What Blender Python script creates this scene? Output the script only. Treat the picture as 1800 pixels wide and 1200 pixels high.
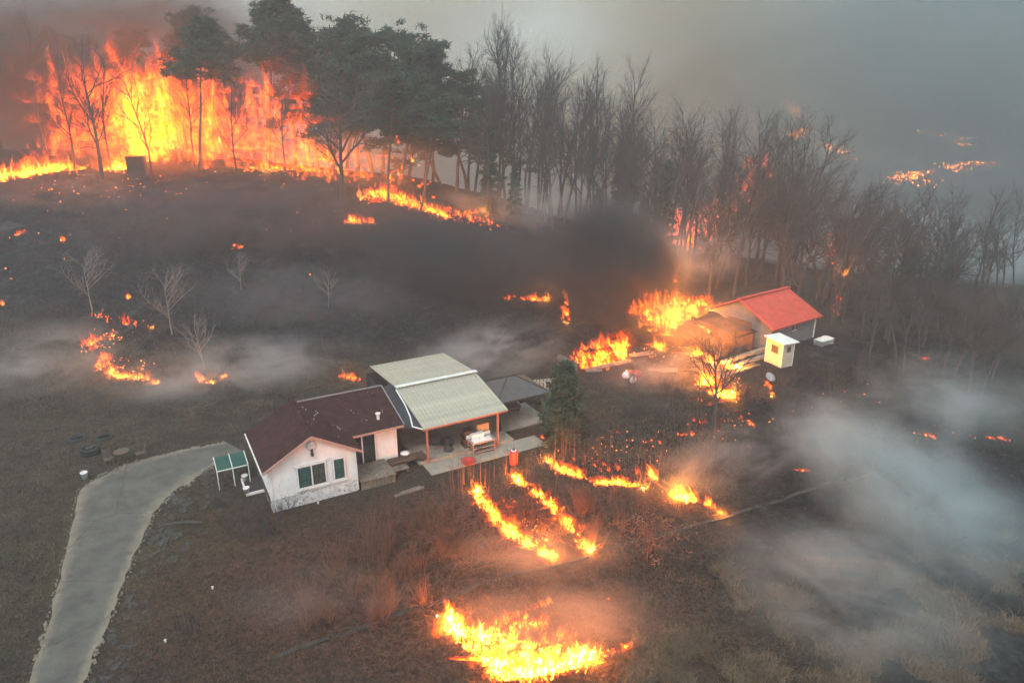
import bpy, math, random
import numpy as np
from mathutils import Matrix, Vector
for o in list(bpy.data.objects): bpy.data.objects.remove(o)
S = bpy.context.scene; C = S.collection
R = math.radians
rng = np.random.default_rng(11); random.seed(5)

# ------------------------------------------------------------------ camera, sky, sun, exposure
CAM_H, PITCH, FPX = 21.0, R(19), 1200.0        # metres above the yard, pitch down, focal length in px of the 1800 px photo
cd = bpy.data.cameras.new('camera'); cam = bpy.data.objects.new('camera', cd); C.objects.link(cam)
cam.location = (0, 0, CAM_H); cam.rotation_euler = (R(90) - PITCH, 0, 0)
cd.sensor_width = 36; cd.lens = 24; cd.clip_end = 3000; cd.clip_start = .1
S.camera = cam
SUN_EL, SUN_AZ = R(48), R(205)
W = bpy.data.worlds.new('World'); S.world = W; W.use_nodes = True
nt = W.node_tree; bg = nt.nodes['Background']
sky = nt.nodes.new('ShaderNodeTexSky'); sky.sky_type = 'NISHITA'; sky.sun_disc = False
sky.sun_elevation = SUN_EL; sky.sun_rotation = SUN_AZ; sky.dust_density = 3; sky.air_density = 1.5
sc_ = nt.nodes.new('ShaderNodeVectorMath'); sc_.operation = 'SCALE'; sc_.inputs['Scale'].default_value = .1
mx = nt.nodes.new('ShaderNodeMixRGB'); mx.inputs[0].default_value = .86
mx.inputs[2].default_value = (.305, .365, .385, 1)      # the sky is one lid of smoke
nt.links.new(sky.outputs[0], sc_.inputs[0]); nt.links.new(sc_.outputs[0], mx.inputs[1])
nt.links.new(mx.outputs[0], bg.inputs[0]); bg.inputs[1].default_value = 1.0
sl = bpy.data.lights.new('sun', 'SUN'); sl.energy = 1.0; sl.angle = R(25); sl.color = (1, .98, .96)
so = bpy.data.objects.new('sun', sl); C.objects.link(so)
so.rotation_euler = (R(90) - SUN_EL, 0, math.pi - SUN_AZ)
S.view_settings.view_transform = 'Standard'; S.view_settings.look = 'None'
S.view_settings.exposure = 1.5; S.view_settings.gamma = 1
cy = S.cycles
cy.max_bounces = 4; cy.diffuse_bounces = 1; cy.glossy_bounces = 2; cy.transmission_bounces = 3
cy.volume_bounces = 1; cy.transparent_max_bounces = 40
cy.sample_clamp_indirect = 2.5; cy.sample_clamp_direct = 0
cy.use_adaptive_sampling = True; cy.adaptive_threshold = .035; cy.adaptive_min_samples = 12
cy.use_denoising = True; cy.volume_max_steps = 128
cy.caustics_reflective = False; cy.caustics_refractive = False

# ------------------------------------------------------------------ helpers
def ray(px, py):
    u = (px - 900) / FPX; v = (py - 600) / FPX; c, s = math.cos(PITCH), math.sin(PITCH)
    return np.array([u, c - v * s, -s - v * c])
def P(px, py, z=0.0):
    d = ray(px, py); t = (z - CAM_H) / d[2]
    return np.array([0, 0, CAM_H]) + t * d
def sm(t):
    t = np.clip(t, 0, 1); return t * t * (3 - 2 * t)
def vnoise(x, y, seed=0):
    xi = np.floor(x).astype(np.int64); yi = np.floor(y).astype(np.int64); fx = sm(x - xi); fy = sm(y - yi)
    def hsh(a, b):
        n = (a * 374761393 + b * 668265263 + seed * 974634777) & 0x7fffffff
        n = ((n ^ (n >> 13)) * 1274126177) & 0x7fffffff
        return ((n ^ (n >> 16)) & 0xffff) / 65535.0
    return (hsh(xi, yi) * (1 - fx) + hsh(xi + 1, yi) * fx) * (1 - fy) + (hsh(xi, yi + 1) * (1 - fx) + hsh(xi + 1, yi + 1) * fx) * fy
def fbm(x, y, seed=0, n=4):
    r = 0; a = .5
    for i in range(n): r = r + a * vnoise(x * 2 ** i, y * 2 ** i, seed + i); a *= .5
    return r
def hb(x, y):
    x = np.asarray(x, float); y = np.asarray(y, float)
    ys = np.interp(x, [-90, -30, 0, 12, 22, 40], [50, 50, 56, 64, 76, 88])
    zt = np.interp(x, [-120, -50, -30, -15, 0, 10, 20, 30, 45], [17, 15, 13.5, 12, 8.5, 5, 1.8, .6, 0])
    z = zt * (.35 * np.clip((y - ys) / (93 - ys + 1e-6), 0, 1) + .65 * sm((y - ys) / (93 - ys + 1e-6)))
    z = z - np.clip((y - 97) * .22, 0, 22) - np.clip((x - 34) * .05, 0, 6) * sm((y - 30) / 40)
    z = z + 135 * np.exp(-((x - 330) / 165) ** 2) * sm((y - 150) / 260) + 10 * np.exp(-((x - 40) / 160) ** 2) * sm((y - 260) / 200)
    return z
DRIVE_L = [(20, 1290), (55, 1200), (90, 1080), (118, 970), (132, 900), (140, 862), (175, 838), (240, 812), (320, 792), (398, 778)]
DRIVE_R = [(110, 1290), (145, 1200), (195, 1080), (240, 970), (268, 905), (300, 868), (330, 850), (362, 826), (395, 808), (430, 795)]
DL = np.array([P(*p)[:2] for p in DRIVE_L]); DR = np.array([P(*p)[:2] for p in DRIVE_R]); DM = (DL + DR) / 2
def segdist(x, y, pts):
    d = np.full(np.shape(x), 1e9)
    for a, b in zip(pts[:-1], pts[1:]):
        ab = b - a; t = np.clip(((x - a[0]) * ab[0] + (y - a[1]) * ab[1]) / (ab @ ab), 0, 1)
        d = np.minimum(d, np.hypot(x - a[0] - t * ab[0], y - a[1] - t * ab[1]))
    return d
def h(x, y):
    x = np.asarray(x, float); y = np.asarray(y, float)
    flat = np.minimum(sm((segdist(x, y, DM) - 2.2) / 1.6), sm((np.hypot((x + 6) / 12, (y - 39) / 8) - 1) / .25))
    rough = (fbm(x * .35, y * .35, 3) - .5) * .9 + (fbm(x * 1.7, y * 1.7, 9) - .5) * .35
    far = 1 + 7 * sm((y - 150) / 60)
    return hb(x, y) + rough * flat * far * .8
_T = np.cumsum(np.full(1600, .25) * (1 + np.arange(1600) * .006)) + 5
def G(px, py):                                          # where a pixel's ray meets the ground
    d = ray(px, py); q = np.array([0, 0, CAM_H]) + _T[:, None] * d; u = q[:, 2] < h(q[:, 0], q[:, 1]) if d[2] > -.35 else q[:, 2] < hb(q[:, 0], q[:, 1])
    i = int(np.argmax(u)) if u.any() else 1000
    return q[i]
def at(px, py, dist):                                   # along a pixel's ray at a stated ground distance
    d = ray(px, py); return np.array([0, 0, CAM_H]) + d * (dist / d[1])
def gz(x, y): return float(h(x, y))

def mesh_from(name, v, f, smooth=False):
    me = bpy.data.meshes.new(name); me.from_pydata([tuple(map(float, p)) for p in v], [], [tuple(map(int, q)) for q in f]); me.update()
    if smooth: me.polygons.foreach_set('use_smooth', [True] * len(me.polygons))
    return me
def mesh_np(name, V, F):                                # fast path: F is (n,k)
    me = bpy.data.meshes.new(name); V = np.asarray(V, np.float32); F = np.asarray(F, np.int32); n, k = F.shape
    me.vertices.add(len(V)); me.vertices.foreach_set('co', V.ravel())
    me.loops.add(n * k); me.loops.foreach_set('vertex_index', F.ravel())
    me.polygons.add(n); me.polygons.foreach_set('loop_start', np.arange(0, n * k, k, dtype=np.int32)); me.update(calc_edges=True)
    return me
def link(name, me, mat=None, parent=None, **kw):
    o = bpy.data.objects.new(name, me); C.objects.link(o)
    if mat and not me.materials: me.materials.append(mat)
    if parent: o.parent = parent
    for k, v in kw.items(): o[k] = v
    return o
def thing(name, label, cat, loc=(0, 0, 0), rz=0.0, group=None, kind=None):
    o = bpy.data.objects.new(name, None); C.objects.link(o); o.location = [float(c) for c in loc]; o.rotation_euler = (0, 0, rz)
    o.empty_display_size = .3; o['label'] = label; o['category'] = cat
    if group: o['group'] = group
    if kind: o['kind'] = kind
    return o
class MB:
    def __init__(s): s.v = []; s.f = []
    def add(s, v, f):
        n = len(s.v); s.v += [tuple(p) for p in v]; s.f += [tuple(i + n for i in q) for q in f]; return s
    def box(s, x0, x1, y0, y1, z0, z1):
        return s.add([(x0, y0, z0), (x1, y0, z0), (x1, y1, z0), (x0, y1, z0), (x0, y0, z1), (x1, y0, z1), (x1, y1, z1), (x0, y1, z1)],
                     [(0, 3, 2, 1), (4, 5, 6, 7), (0, 1, 5, 4), (1, 2, 6, 5), (2, 3, 7, 6), (3, 0, 4, 7)])
    def hull(s, a, b):                                  # two same-size loops joined, both ends closed
        n = len(a); return s.add(list(a) + list(b), [tuple(range(n))[::-1], tuple(range(n, 2 * n))] + [(i, (i + 1) % n, n + (i + 1) % n, n + i) for i in range(n)])
    def slab(s, pts, t):                                # polygon thickened downwards
        return s.hull([(p[0], p[1], p[2] - t) for p in pts], pts)
    def bar(s, p, q, w, d=None, sides=4):
        p = Vector(p); q = Vector(q); a = (q - p).normalized(); up = Vector((0, 0, 1)) if abs(a.z) < .9 else Vector((0, 1, 0))
        x = a.cross(up).normalized(); y = x.cross(a); d = d or w; L = []
        for e in (p, q):
            L.append([e + x * (math.cos(t) * w * .5 * (1.414 if sides == 4 else 1)) + y * (math.sin(t) * d * .5 * (1.414 if sides == 4 else 1))
                      for t in [(k + .5) * 2 * math.pi / sides for k in range(sides)]])
        return s.hull(L[0], L[1])
    def tube(s, pts, r, sides=6):
        for a, b in zip(pts[:-1], pts[1:]): s.bar(a, b, 2 * r, sides=sides)
        return s
    def lathe(s, prof, n=16, c=(0, 0, 0)):              # prof: list of (r,z)
        v = []; f = []
        for r, z in prof:
            for k in range(n):
                t = 2 * math.pi * k / n; v.append((c[0] + r * math.cos(t), c[1] + r * math.sin(t), c[2] + z))
        for i in range(len(prof) - 1):
            for k in range(n): f.append((i * n + k, i * n + (k + 1) % n, (i + 1) * n + (k + 1) % n, (i + 1) * n + k))
        f.append(tuple(range(n))[::-1]); f.append(tuple(range((len(prof) - 1) * n, len(prof) * n)))
        return s.add(v, f)
    def obj(s, name, mat, parent=None, smooth=False, **kw):
        return link(name, mesh_from(name, s.v, s.f, smooth), mat, parent, **kw)

# ------------------------------------------------------------------ materials
def mat(name, col, rough=.8, var=.25, scale=6.0, metal=0.0, bump=.15, col2=None, detail=6, spec=.3, bscale=None):
    m = bpy.data.materials.new(name); m.use_nodes = True; t = m.node_tree; b = t.nodes['Principled BSDF']
    tc = t.nodes.new('ShaderNodeTexCoord'); nz = t.nodes.new('ShaderNodeTexNoise'); nz.inputs['Scale'].default_value = scale; nz.inputs['Detail'].default_value = detail
    nz.inputs['Roughness'].default_value = .65
    rp = t.nodes.new('ShaderNodeValToRGB'); rp.color_ramp.elements[0].position = .3; rp.color_ramp.elements[1].position = .7
    c2 = col2 or tuple(c * (1 - var) for c in col)
    rp.color_ramp.elements[0].color = (*c2, 1); rp.color_ramp.elements[1].color = (*[c * (1 + (0 if col2 else var * .5)) for c in col], 1)
    t.links.new(tc.outputs['Object'], nz.inputs['Vector']); t.links.new(nz.outputs[0], rp.inputs[0]); t.links.new(rp.outputs[0], b.inputs['Base Color'])
    b.inputs['Roughness'].default_value = rough; b.inputs['Metallic'].default_value = metal; b.inputs['Specular IOR Level'].default_value = spec
    if bump:
        n2 = t.nodes.new('ShaderNodeTexNoise'); n2.inputs['Scale'].default_value = bscale or scale * 5; n2.inputs['Detail'].default_value = 4
        bp = t.nodes.new('ShaderNodeBump'); bp.inputs['Strength'].default_value = bump; bp.inputs['Distance'].default_value = .05
        t.links.new(tc.outputs['Object'], n2.inputs['Vector']); t.links.new(n2.outputs[0], bp.inputs['Height']); t.links.new(bp.outputs[0], b.inputs['Normal'])
    return m
M = {}
M['siding'] = mat('white_vinyl', (.80, .78, .76), .55, .2, 1.3, bump=.03, col2=(.62, .60, .58), detail=9)
M['trim'] = mat('white_trim', (.75, .72, .70), .5, .1, 3, bump=.03)
M['shingle'] = mat('brown_shingle', (.07, .032, .029), .95, .5, 2.2, bump=.7, bscale=22, col2=(.026, .016, .016), spec=.05, detail=10)
M['plaster'] = mat('plaster', (.62, .60, .58), .9, .3, 2.2)
M['fascia'] = mat('fascia', (.42, .24, .19), .7, .2, 4)  # pale trim with the orange firelight mixed into its colour
M['carport_roof'] = mat('cream_metal', (.46, .435, .345), .5, .16, 1.6, bump=.05, col2=(.31, .29, .235), detail=9)
M['redpost'] = mat('oxide_post', (.36, .13, .09), .7, .3, 5)
M['concrete'] = mat('concrete', (.30, .27, .22), .9, .3, 1.6, bump=.25)
M['wood'] = mat('grey_wood', (.19, .155, .12), .9, .5, 3, bump=.3)
M['brownwood'] = mat('brown_wood', (.10, .058, .045), .85, .4, 3, bump=.2)
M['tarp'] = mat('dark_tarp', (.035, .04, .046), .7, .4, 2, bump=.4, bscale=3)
M['dark'] = mat('dark_metal', (.03, .03, .032), .6, .3, 4)
M['gazebo'] = mat('gazebo_canopy', (.085, .082, .078), .7, .3, 1.5, bump=.1)
M['redroof'] = mat('red_metal', (.58, .085, .05), .7, .3, 1.4, bump=.05, col2=(.38, .06, .04), detail=9)
M['greywall'] = mat('grey_panel', (.15, .168, .176), .6, .2, 1.5, bump=.05)
M['cream'] = mat('cream_board', (.50, .45, .36), .7, .2, 2.2, col2=(.36, .31, .24), detail=8)
M['lid'] = mat('pale_sheet', (.70, .72, .66), .5, .15, 2, bump=.03)
M['rubber'] = mat('rubber', (.022, .023, .024), .8, .4, 7)
M['white'] = mat('white_plastic', (.75, .74, .72), .5, .12, 4, bump=.02)
M['red'] = mat('red_plastic', (.42, .035, .03), .5, .25, 4, bump=.05)
M['green'] = mat('green_sheet', (.012, .075, .06), .5, .3, 2, bump=.05)
M['card'] = mat('cardboard', (.42, .30, .17), .9, .2, 3, bump=.05)
M['steel'] = mat('steel', (.42, .42, .42), .4, .25, 4, metal=.6, bump=.05)
M['char'] = mat('charred_wood', (.025, .022, .02), .95, .5, 4, bump=.4)
M['rock'] = mat('rock', (.085, .08, .07), .95, .5, 2.6, bump=.6, col2=(.025, .024, .022))
M['bark'] = mat('bark', (.065, .06, .057), .95, .4, 2, bump=.3)
M['twig'] = mat('twig', (.06, .058, .058), .95, .3, 1, bump=0)
M['paletwig'] = mat('pale_twig', (.24, .21, .19), .95, .3, 1, bump=0)
M['redtwig'] = mat('russet_twig', (.17, .08, .052), .95, .3, 1, bump=0)
M['pinebark'] = mat('pine_bark', (.12, .075, .055), .95, .4, 2, bump=.3)
M['needle'] = mat('pine_needles', (.045, .075, .04), .8, .5, .5, bump=0, col2=(.02, .04, .028))
M['leaf'] = mat('russet_leaf', (.24, .095, .055), .8, .4, 2, bump=0)
M['straw'] = mat('dry_grass', (.19, .135, .085), .9, .5, .6, bump=0, col2=(.06, .045, .032))
M['stubble'] = mat('stubble', (.15, .115, .08), .9, .5, .45, bump=0, col2=(.035, .03, .022), detail=8)
M['russet'] = mat('russet_litter', (.16, .085, .055), .9, .5, .6, bump=0, col2=(.04, .024, .018), detail=8)
M['chairwood'] = mat('chair_wood', (.11, .08, .06), .8, .3, 4)
M['curtain'] = mat('teal_curtain', (.25, .58, .50), .9, .5, 3, bump=0, col2=(.10, .3, .26))
M['curtain2'] = mat('grey_curtain', (.40, .41, .36), .9, .4, 3, bump=0)
M['kerbstone'] = mat('kerbstone', (.055, .05, .045), .95, .5, 1.2, bump=.4)
def glassmat():
    m = bpy.data.materials.new('window_glass'); m.use_nodes = True; t = m.node_tree; t.nodes.remove(t.nodes['Principled BSDF']); o = t.nodes['Material Output']
    a = t.nodes.new('ShaderNodeBsdfTransparent'); a.inputs[0].default_value = (.94, .96, .96, 1); g = t.nodes.new('ShaderNodeBsdfGlossy'); g.inputs['Roughness'].default_value = .02
    fr = t.nodes.new('ShaderNodeFresnel'); fr.inputs[0].default_value = 1.6; x = t.nodes.new('ShaderNodeMixShader')
    t.links.new(fr.outputs[0], x.inputs[0]); t.links.new(a.outputs[0], x.inputs[1]); t.links.new(g.outputs[0], x.inputs[2]); t.links.new(x.outputs[0], o.inputs[0]); return m
M['glass'] = glassmat()

def groundmat():
    m = bpy.data.materials.new('burnt_ground'); m.use_nodes = True; t = m.node_tree; b = t.nodes['Principled BSDF']; N = t.nodes.new; L = t.links.new
    tc = N('ShaderNodeTexCoord')
    def noise(sc, det=8, ro=.7):
        n = N('ShaderNodeTexNoise'); n.inputs['Scale'].default_value = sc; n.inputs['Detail'].default_value = det; n.inputs['Roughness'].default_value = ro
        L(tc.outputs['Object'], n.inputs['Vector']); return n.outputs[0]
    def ramp(fac, *st):
        r = N('ShaderNodeValToRGB'); e = r.color_ramp.elements
        while len(e) < len(st): e.new(.5)
        for k, (p, c) in enumerate(st): e[k].position = p; e[k].color = (*c, 1)
        L(fac, r.inputs[0]); return r.outputs[0]
    def mix(f, a, c):
        x = N('ShaderNodeMixRGB'); L(f, x.inputs[0]); L(a, x.inputs[1]); L(c, x.inputs[2]); return x.outputs[0]
    def attr(n): a = N('ShaderNodeAttribute'); a.attribute_name = n; return a.outputs['Fac']
    def math_(op, a, b_):
        x = N('ShaderNodeMath'); x.operation = op; x.use_clamp = True
        for k, q in enumerate((a, b_)):
            if isinstance(q, (int, float)): x.inputs[k].default_value = q
            else: L(q, x.inputs[k])
        return x.outputs[0]
    soil = ramp(noise(1.1), (.34, (.010, .009, .008)), (.5, (.038, .029, .023)), (.68, (.088, .066, .05)))
    fine = ramp(noise(6, 6, .8), (.38, (.008, .008, .007)), (.52, (.045, .037, .029)), (.66, (.15, .125, .095)))
    x = N('ShaderNodeMixRGB'); x.inputs[0].default_value = .55; L(soil, x.inputs[1]); L(fine, x.inputs[2]); soil = x.outputs[0]
    olive = ramp(noise(2.3, 8, .75), (.35, (.04, .045, .022)), (.65, (.11, .10, .05)))
    g = math_('MULTIPLY', attr('green'), ramp(noise(.5), (.35, (0, 0, 0)), (.6, (1, 1, 1))))
    soil = mix(g, soil, olive)
    rust = ramp(noise(3.0, 8, .8), (.35, (.025, .015, .012)), (.5, (.06, .034, .025)), (.68, (.14, .08, .055)))
    soil = mix(attr('rust'), soil, rust)
    ash = ramp(noise(3.0, 10, .8), (.42, (.007, .007, .008)), (.55, (.022, .022, .024)), (.66, (.07, .07, .072)), (.76, (.24, .24, .24)))
    ash = mix(ramp(noise(.42, 6, .7), (.55, (0, 0, 0)), (.72, (.7, .7, .7))), ash, ramp(noise(5, 8, .8), (.35, (.03, .03, .031)), (.65, (.15, .15, .152))))
    cf = math_('MULTIPLY', math_('ADD', attr('char'), math_('MULTIPLY', math_('SUBTRACT', noise(.8), .5), .8)), 1.0)
    cf = ramp(cf, (.30, (0, 0, 0)), (.55, (1, 1, 1)))
    L(mix(cf, soil, ash), b.inputs['Base Color']); b.inputs['Roughness'].default_value = 1; b.inputs['Specular IOR Level'].default_value = .05
    bp = N('ShaderNodeBump'); bp.inputs['Strength'].default_value = .9; bp.inputs['Distance'].default_value = .12; L(noise(4, 10, .75), bp.inputs['Height']); L(bp.outputs[0], b.inputs['Normal'])
    return m

# ------------------------------------------------------------------ ground
def axis(a0, a1, step, lo, hi, g=1.14):
    mid = list(np.arange(a0, a1 + 1e-6, step)); s = step; q = a0; L = []
    while q > lo: s *= g; q -= s; L.append(q)
    s = step; q = a1; Rr = []
    while q < hi: s *= g; q += s; Rr.append(q)
    return np.array(L[::-1] + mid + Rr)
xs = axis(-62, 66, .45, -600, 700); ys = axis(8, 108, .45, -120, 900)
X, Y = np.meshgrid(xs, ys); Z = h(X, Y)
nx, ny = len(xs), len(ys); idx = np.arange(nx * ny).reshape(ny, nx)
F = np.stack([idx[:-1, :-1], idx[:-1, 1:], idx[1:, 1:], idx[1:, :-1]], -1).reshape(-1, 4)
gme = mesh_np('ground', np.stack([X, Y, Z], -1).reshape(-1, 3), F); gme.polygons.foreach_set('use_smooth', [True] * len(gme.polygons))
def blob(px, py, rx, ry, ang=0):
    c = G(px, py); a = R(ang); dx, dy = X - c[0], Y - c[1]; p = (dx * math.cos(a) + dy * math.sin(a)) / rx; q = (-dx * math.sin(a) + dy * math.cos(a)) / ry
    return np.clip(1.6 - 1.2 * np.sqrt(p * p + q * q), 0, 1)
char = np.zeros_like(X)
for a in [(520, 480, 34, 14), (850, 470, 24, 16), (300, 420, 40, 14), (150, 370, 30, 10), (700, 340, 24, 8), (1000, 560, 12, 9), (420, 560, 11, 5), (1180, 640, 8, 5), (1560, 640, 14, 9, 20), (1450, 780, 12, 6, 10), (1700, 850, 10, 7), (1430, 900, 5, 2.5, 20),
          (950, 920, 2.0, 1.3, -40), (1100, 825, 4, 1.5), (1150, 760, 6, 2.5), (230, 610, 3.2, 3), (1330, 730, 8, 4), (1780, 1010, 8, 6), (1560, 1010, 6, 3), (1400, 1000, 5, 2.5), (1700, 1150, 5, 4)]:
    char = np.maximum(char, blob(*a))
char = np.clip(char * (.75 + .6 * (fbm(X * .12, Y * .12, 31) - .3)), 0, 1); char = np.maximum(char, sm((Y - 84) / 10) * .6)
green = np.maximum(blob(60, 950, 8, 10) * .5, np.maximum(blob(330, 1000, 5, 5) * .5, blob(80, 780, 12, 6) * .35))
rust = np.maximum(np.maximum(blob(650, 1020, 10, 7), blob(900, 950, 9, 5)), np.maximum(blob(1050, 780, 6, 4) * .7, blob(1000, 1150, 8, 4) * .7))
for nm, A in (('char', char), ('green', green), ('rust', rust)):
    at_ = gme.attributes.new(nm, 'FLOAT', 'POINT'); at_.data.foreach_set('value', A.astype(np.float32).ravel())
link('ground', gme, groundmat(), kind='structure')

# driveway
drm = mat('worn_concrete_drive', (.125, .118, .10), .95, .35, .9, bump=.5, bscale=9, col2=(.06, .059, .055), detail=10)
def resample(P_, n):
    d = np.r_[0, np.cumsum(np.hypot(*np.diff(P_, axis=0).T))]; t = np.linspace(0, d[-1], n); return np.stack([np.interp(t, d, P_[:, k]) for k in (0, 1)], 1)
n = 60; A = resample(DL, n); B = resample(DR, n); K = 9; dv = []
for i in range(n):
    for k in range(K):
        w = k / (K - 1); p = A[i] * (1 - w) + B[i] * w
        if k in (0, K - 1): p = p + (A[i] - B[i]) / np.linalg.norm(A[i] - B[i]) * (.25 * (vnoise(np.array(i * .7), np.array(k * 3.1), 4) - .5)) * (1 if k == 0 else -1)
        dv.append((p[0], p[1], float(hb(p[0], p[1])) + .05 + (.0 if 0 < k < K - 1 else -.0)))
df = [(i * K + k, i * K + k + 1, (i + 1) * K + k + 1, (i + 1) * K + k) for i in range(n - 1) for k in range(K - 1)]
dme = mesh_from('driveway', dv, df); ea = dme.attributes.new('margin', 'FLOAT', 'POINT'); ea.data.foreach_set('value', [abs((i % K) / (K - 1) * 2 - 1) ** 2.2 for i in range(n * K)])
t = drm.node_tree; an = t.nodes.new('ShaderNodeAttribute'); an.attribute_name = 'margin'; nz = t.nodes.new('ShaderNodeTexNoise'); nz.inputs['Scale'].default_value = 1.3; nz.inputs['Detail'].default_value = 9; nz.inputs['Roughness'].default_value = .75
ml = t.nodes.new('ShaderNodeMath'); ml.operation = 'MULTIPLY'; rr_ = t.nodes.new('ShaderNodeValToRGB'); rr_.color_ramp.elements[0].position = .22; rr_.color_ramp.elements[1].position = .5; mxx = t.nodes.new('ShaderNodeMixRGB'); mxx.inputs[2].default_value = (.20, .175, .13, 1); pb = t.nodes['Principled BSDF']; src = pb.inputs['Base Color'].links[0].from_socket
t.links.new(t.nodes['Texture Coordinate'].outputs['Object'], nz.inputs[0]); t.links.new(an.outputs['Fac'], ml.inputs[0]); t.links.new(nz.outputs[0], ml.inputs[1]); t.links.new(ml.outputs[0], rr_.inputs[0]); t.links.new(rr_.outputs[0], mxx.inputs[0]); t.links.new(src, mxx.inputs[1]); t.links.new(mxx.outputs[0], pb.inputs['Base Color'])
vo = t.nodes.new('ShaderNodeTexVoronoi'); vo.feature = 'DISTANCE_TO_EDGE'; vo.inputs['Scale'].default_value = .33; n3 = t.nodes.new('ShaderNodeTexNoise'); n3.inputs['Scale'].default_value = 1.1; n3.inputs['Detail'].default_value = 6; vm = t.nodes.new('ShaderNodeMixRGB'); vm.inputs[0].default_value = .35
t.links.new(t.nodes['Texture Coordinate'].outputs['Object'], n3.inputs[0]); t.links.new(t.nodes['Texture Coordinate'].outputs['Object'], vm.inputs[1]); t.links.new(n3.outputs[1], vm.inputs[2]); t.links.new(vm.outputs[0], vo.inputs[0])
cr = t.nodes.new('ShaderNodeValToRGB'); cr.color_ramp.elements[0].position = .001; cr.color_ramp.elements[1].position = .009; cr.color_ramp.elements[0].color = (.62, .62, .62, 1); cm2 = t.nodes.new('ShaderNodeMixRGB'); cm2.blend_type = 'MULTIPLY'; cm2.inputs[0].default_value = 1; t.links.new(vo.outputs[0], cr.inputs[0]); t.links.new(mxx.outputs[0], cm2.inputs[1]); t.links.new(cr.outputs[0], cm2.inputs[2]); t.links.new(cm2.outputs[0], pb.inputs['Base Color'])
drv = link('driveway', dme, drm, kind='structure')
for side, E_, sg in (('l', A, 1), ('r', B, -1)):        # crumbled pale shoulders
    b = MB(); q = [(e[0], e[1]) for e in E_]
    for i in range(n - 1):
        for j in range(5):
            t = random.random(); p = E_[i] * (1 - t) + E_[i + 1] * t; dr_ = (A[i] - B[i]) / np.linalg.norm(A[i] - B[i]) * sg
            p = p + dr_ * random.uniform(-.2, .22); s = random.uniform(.02, .10) * (1.3 if float(vnoise(np.array(i * .3), np.array(0.), 8)) > .5 else .6); z = float(hb(*p))
            b.hull([(p[0] + s * math.cos(a) * random.uniform(.6, 1.2), p[1] + s * math.sin(a) * random.uniform(.6, 1.2), z - .02) for a in np.arange(5) * 1.256],
                   [(p[0] + .7 * s * math.cos(a), p[1] + .7 * s * math.sin(a), z + .04 + s * .25) for a in np.arange(5) * 1.256])
    b.obj('broken_edge', mat('pale_rubble', (.2, .18, .14), .95, .3, 2), drv, kind='stuff')

# ------------------------------------------------------------------ house
HA = R(29)
house = thing('house', 'white sided house with dark brown shingle roof and gabled front', 'house', (*P(481, 900)[:2], 0), HA)
EZ, AZ, GW = 2.85, 4.2, 4.7                              # eave, apex, gable width
mw = MB(); mw.hull([(0, 0, .5), (GW, 0, .5), (GW, 0, EZ), (GW / 2, 0, AZ - .08), (0, 0, EZ)], [(0, 5, .5), (GW, 5, .5), (GW, 5, EZ), (GW / 2, 5, AZ - .08), (0, 5, EZ)]); mw.obj('wall', M['siding'], house)
mw = MB(); mw.box(GW, 7.85, 2.0, 5.4, .3, 2.62); mw.obj('wing_wall', M['siding'], house)
bm_ = mat('brush_marks', (.66, .64, .62), .9, .3, 2.2)
t = bm_.node_tree; wv = t.nodes.new('ShaderNodeTexNoise'); wv.inputs['Scale'].default_value = 4.5; wv.inputs['Distortion'].default_value = 2.2; wv.inputs['Detail'].default_value = 3
rp = t.nodes.new('ShaderNodeValToRGB'); rp.color_ramp.elements[0].position = .60; rp.color_ramp.elements[1].position = .63; rp.color_ramp.elements[0].color = (1, 1, 1, 1); rp.color_ramp.elements[1].color = (.14, .14, .14, 1)
mu = t.nodes.new('ShaderNodeMixRGB'); mu.blend_type = 'MULTIPLY'; mu.inputs[0].default_value = 1; b_ = t.nodes['Principled BSDF']; src = b_.inputs['Base Color'].links[0].from_socket
t.links.new(t.nodes['Texture Coordinate'].outputs['Object'], wv.inputs[0]); t.links.new(wv.outputs[0], rp.inputs[0]); t.links.new(src, mu.inputs[1]); t.links.new(rp.outputs[0], mu.inputs[2]); t.links.new(mu.outputs[0], b_.inputs['Base Color'])
MB().box(-.03, GW + .03, -.04, 4.96, -.3, .74).obj('foundation', bm_, house, label='peeling white plinth with dark brush marks')
MB().box(GW + .031, 7.82, 2.03, 5.3, -.3, .32).obj('wing_foundation', M['concrete'], house)
# lap siding
def lap(b, a0, a1, bf, z0, z1, holes, clip=None, rows=.155):
    z = z0
    while z < z1 - .02:
        zt = min(z + rows, z1); x0, x1 = a0, a1
        if clip:
            x0, x1 = clip(zt)
            if x1 - x0 < .1: break
        segs = [(x0, x1)]
        for (ha, hb_, hz0, hz1) in holes:
            if zt > hz0 and z < hz1:
                segs = [q for s_ in segs for q in ((s_[0], min(s_[1], ha)), (max(s_[0], hb_), s_[1])) if q[1] - q[0] > .02]
        for s0, s1 in segs:
            b.hull([(s0, bf, z), (s0, bf - .032, z), (s0, bf - .006, zt)], [(s1, bf, z), (s1, bf - .032, z), (s1, bf - .006, zt)])
        z += rows
b = MB(); slope = (AZ - EZ) / (GW / 2)
lap(b, .1, GW - .1, -.002, .76, AZ, [(1.40, 3.05, 1.0, 2.42), (3.38, 4.12, 1.0, 2.42)], lambda z: (max(.1, (z - EZ) / slope + .02), min(GW - .1, GW - (z - EZ) / slope - .02)))
lap(b, 6.62, 7.75, 1.998, .36, 2.6, [])
b.obj('siding', M['siding'], house, kind='stuff')
for x0, x1, y0, z0, z1 in ((-.04, .1, -.06, .76, EZ), (GW - .1, GW + .04, -.06, .76, EZ), (7.75, 7.89, 1.94, .33, 2.6)): MB().box(x0, x1, y0, y0 + .1, z0, z1).obj('corner_trim', M['trim'], house)
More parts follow.
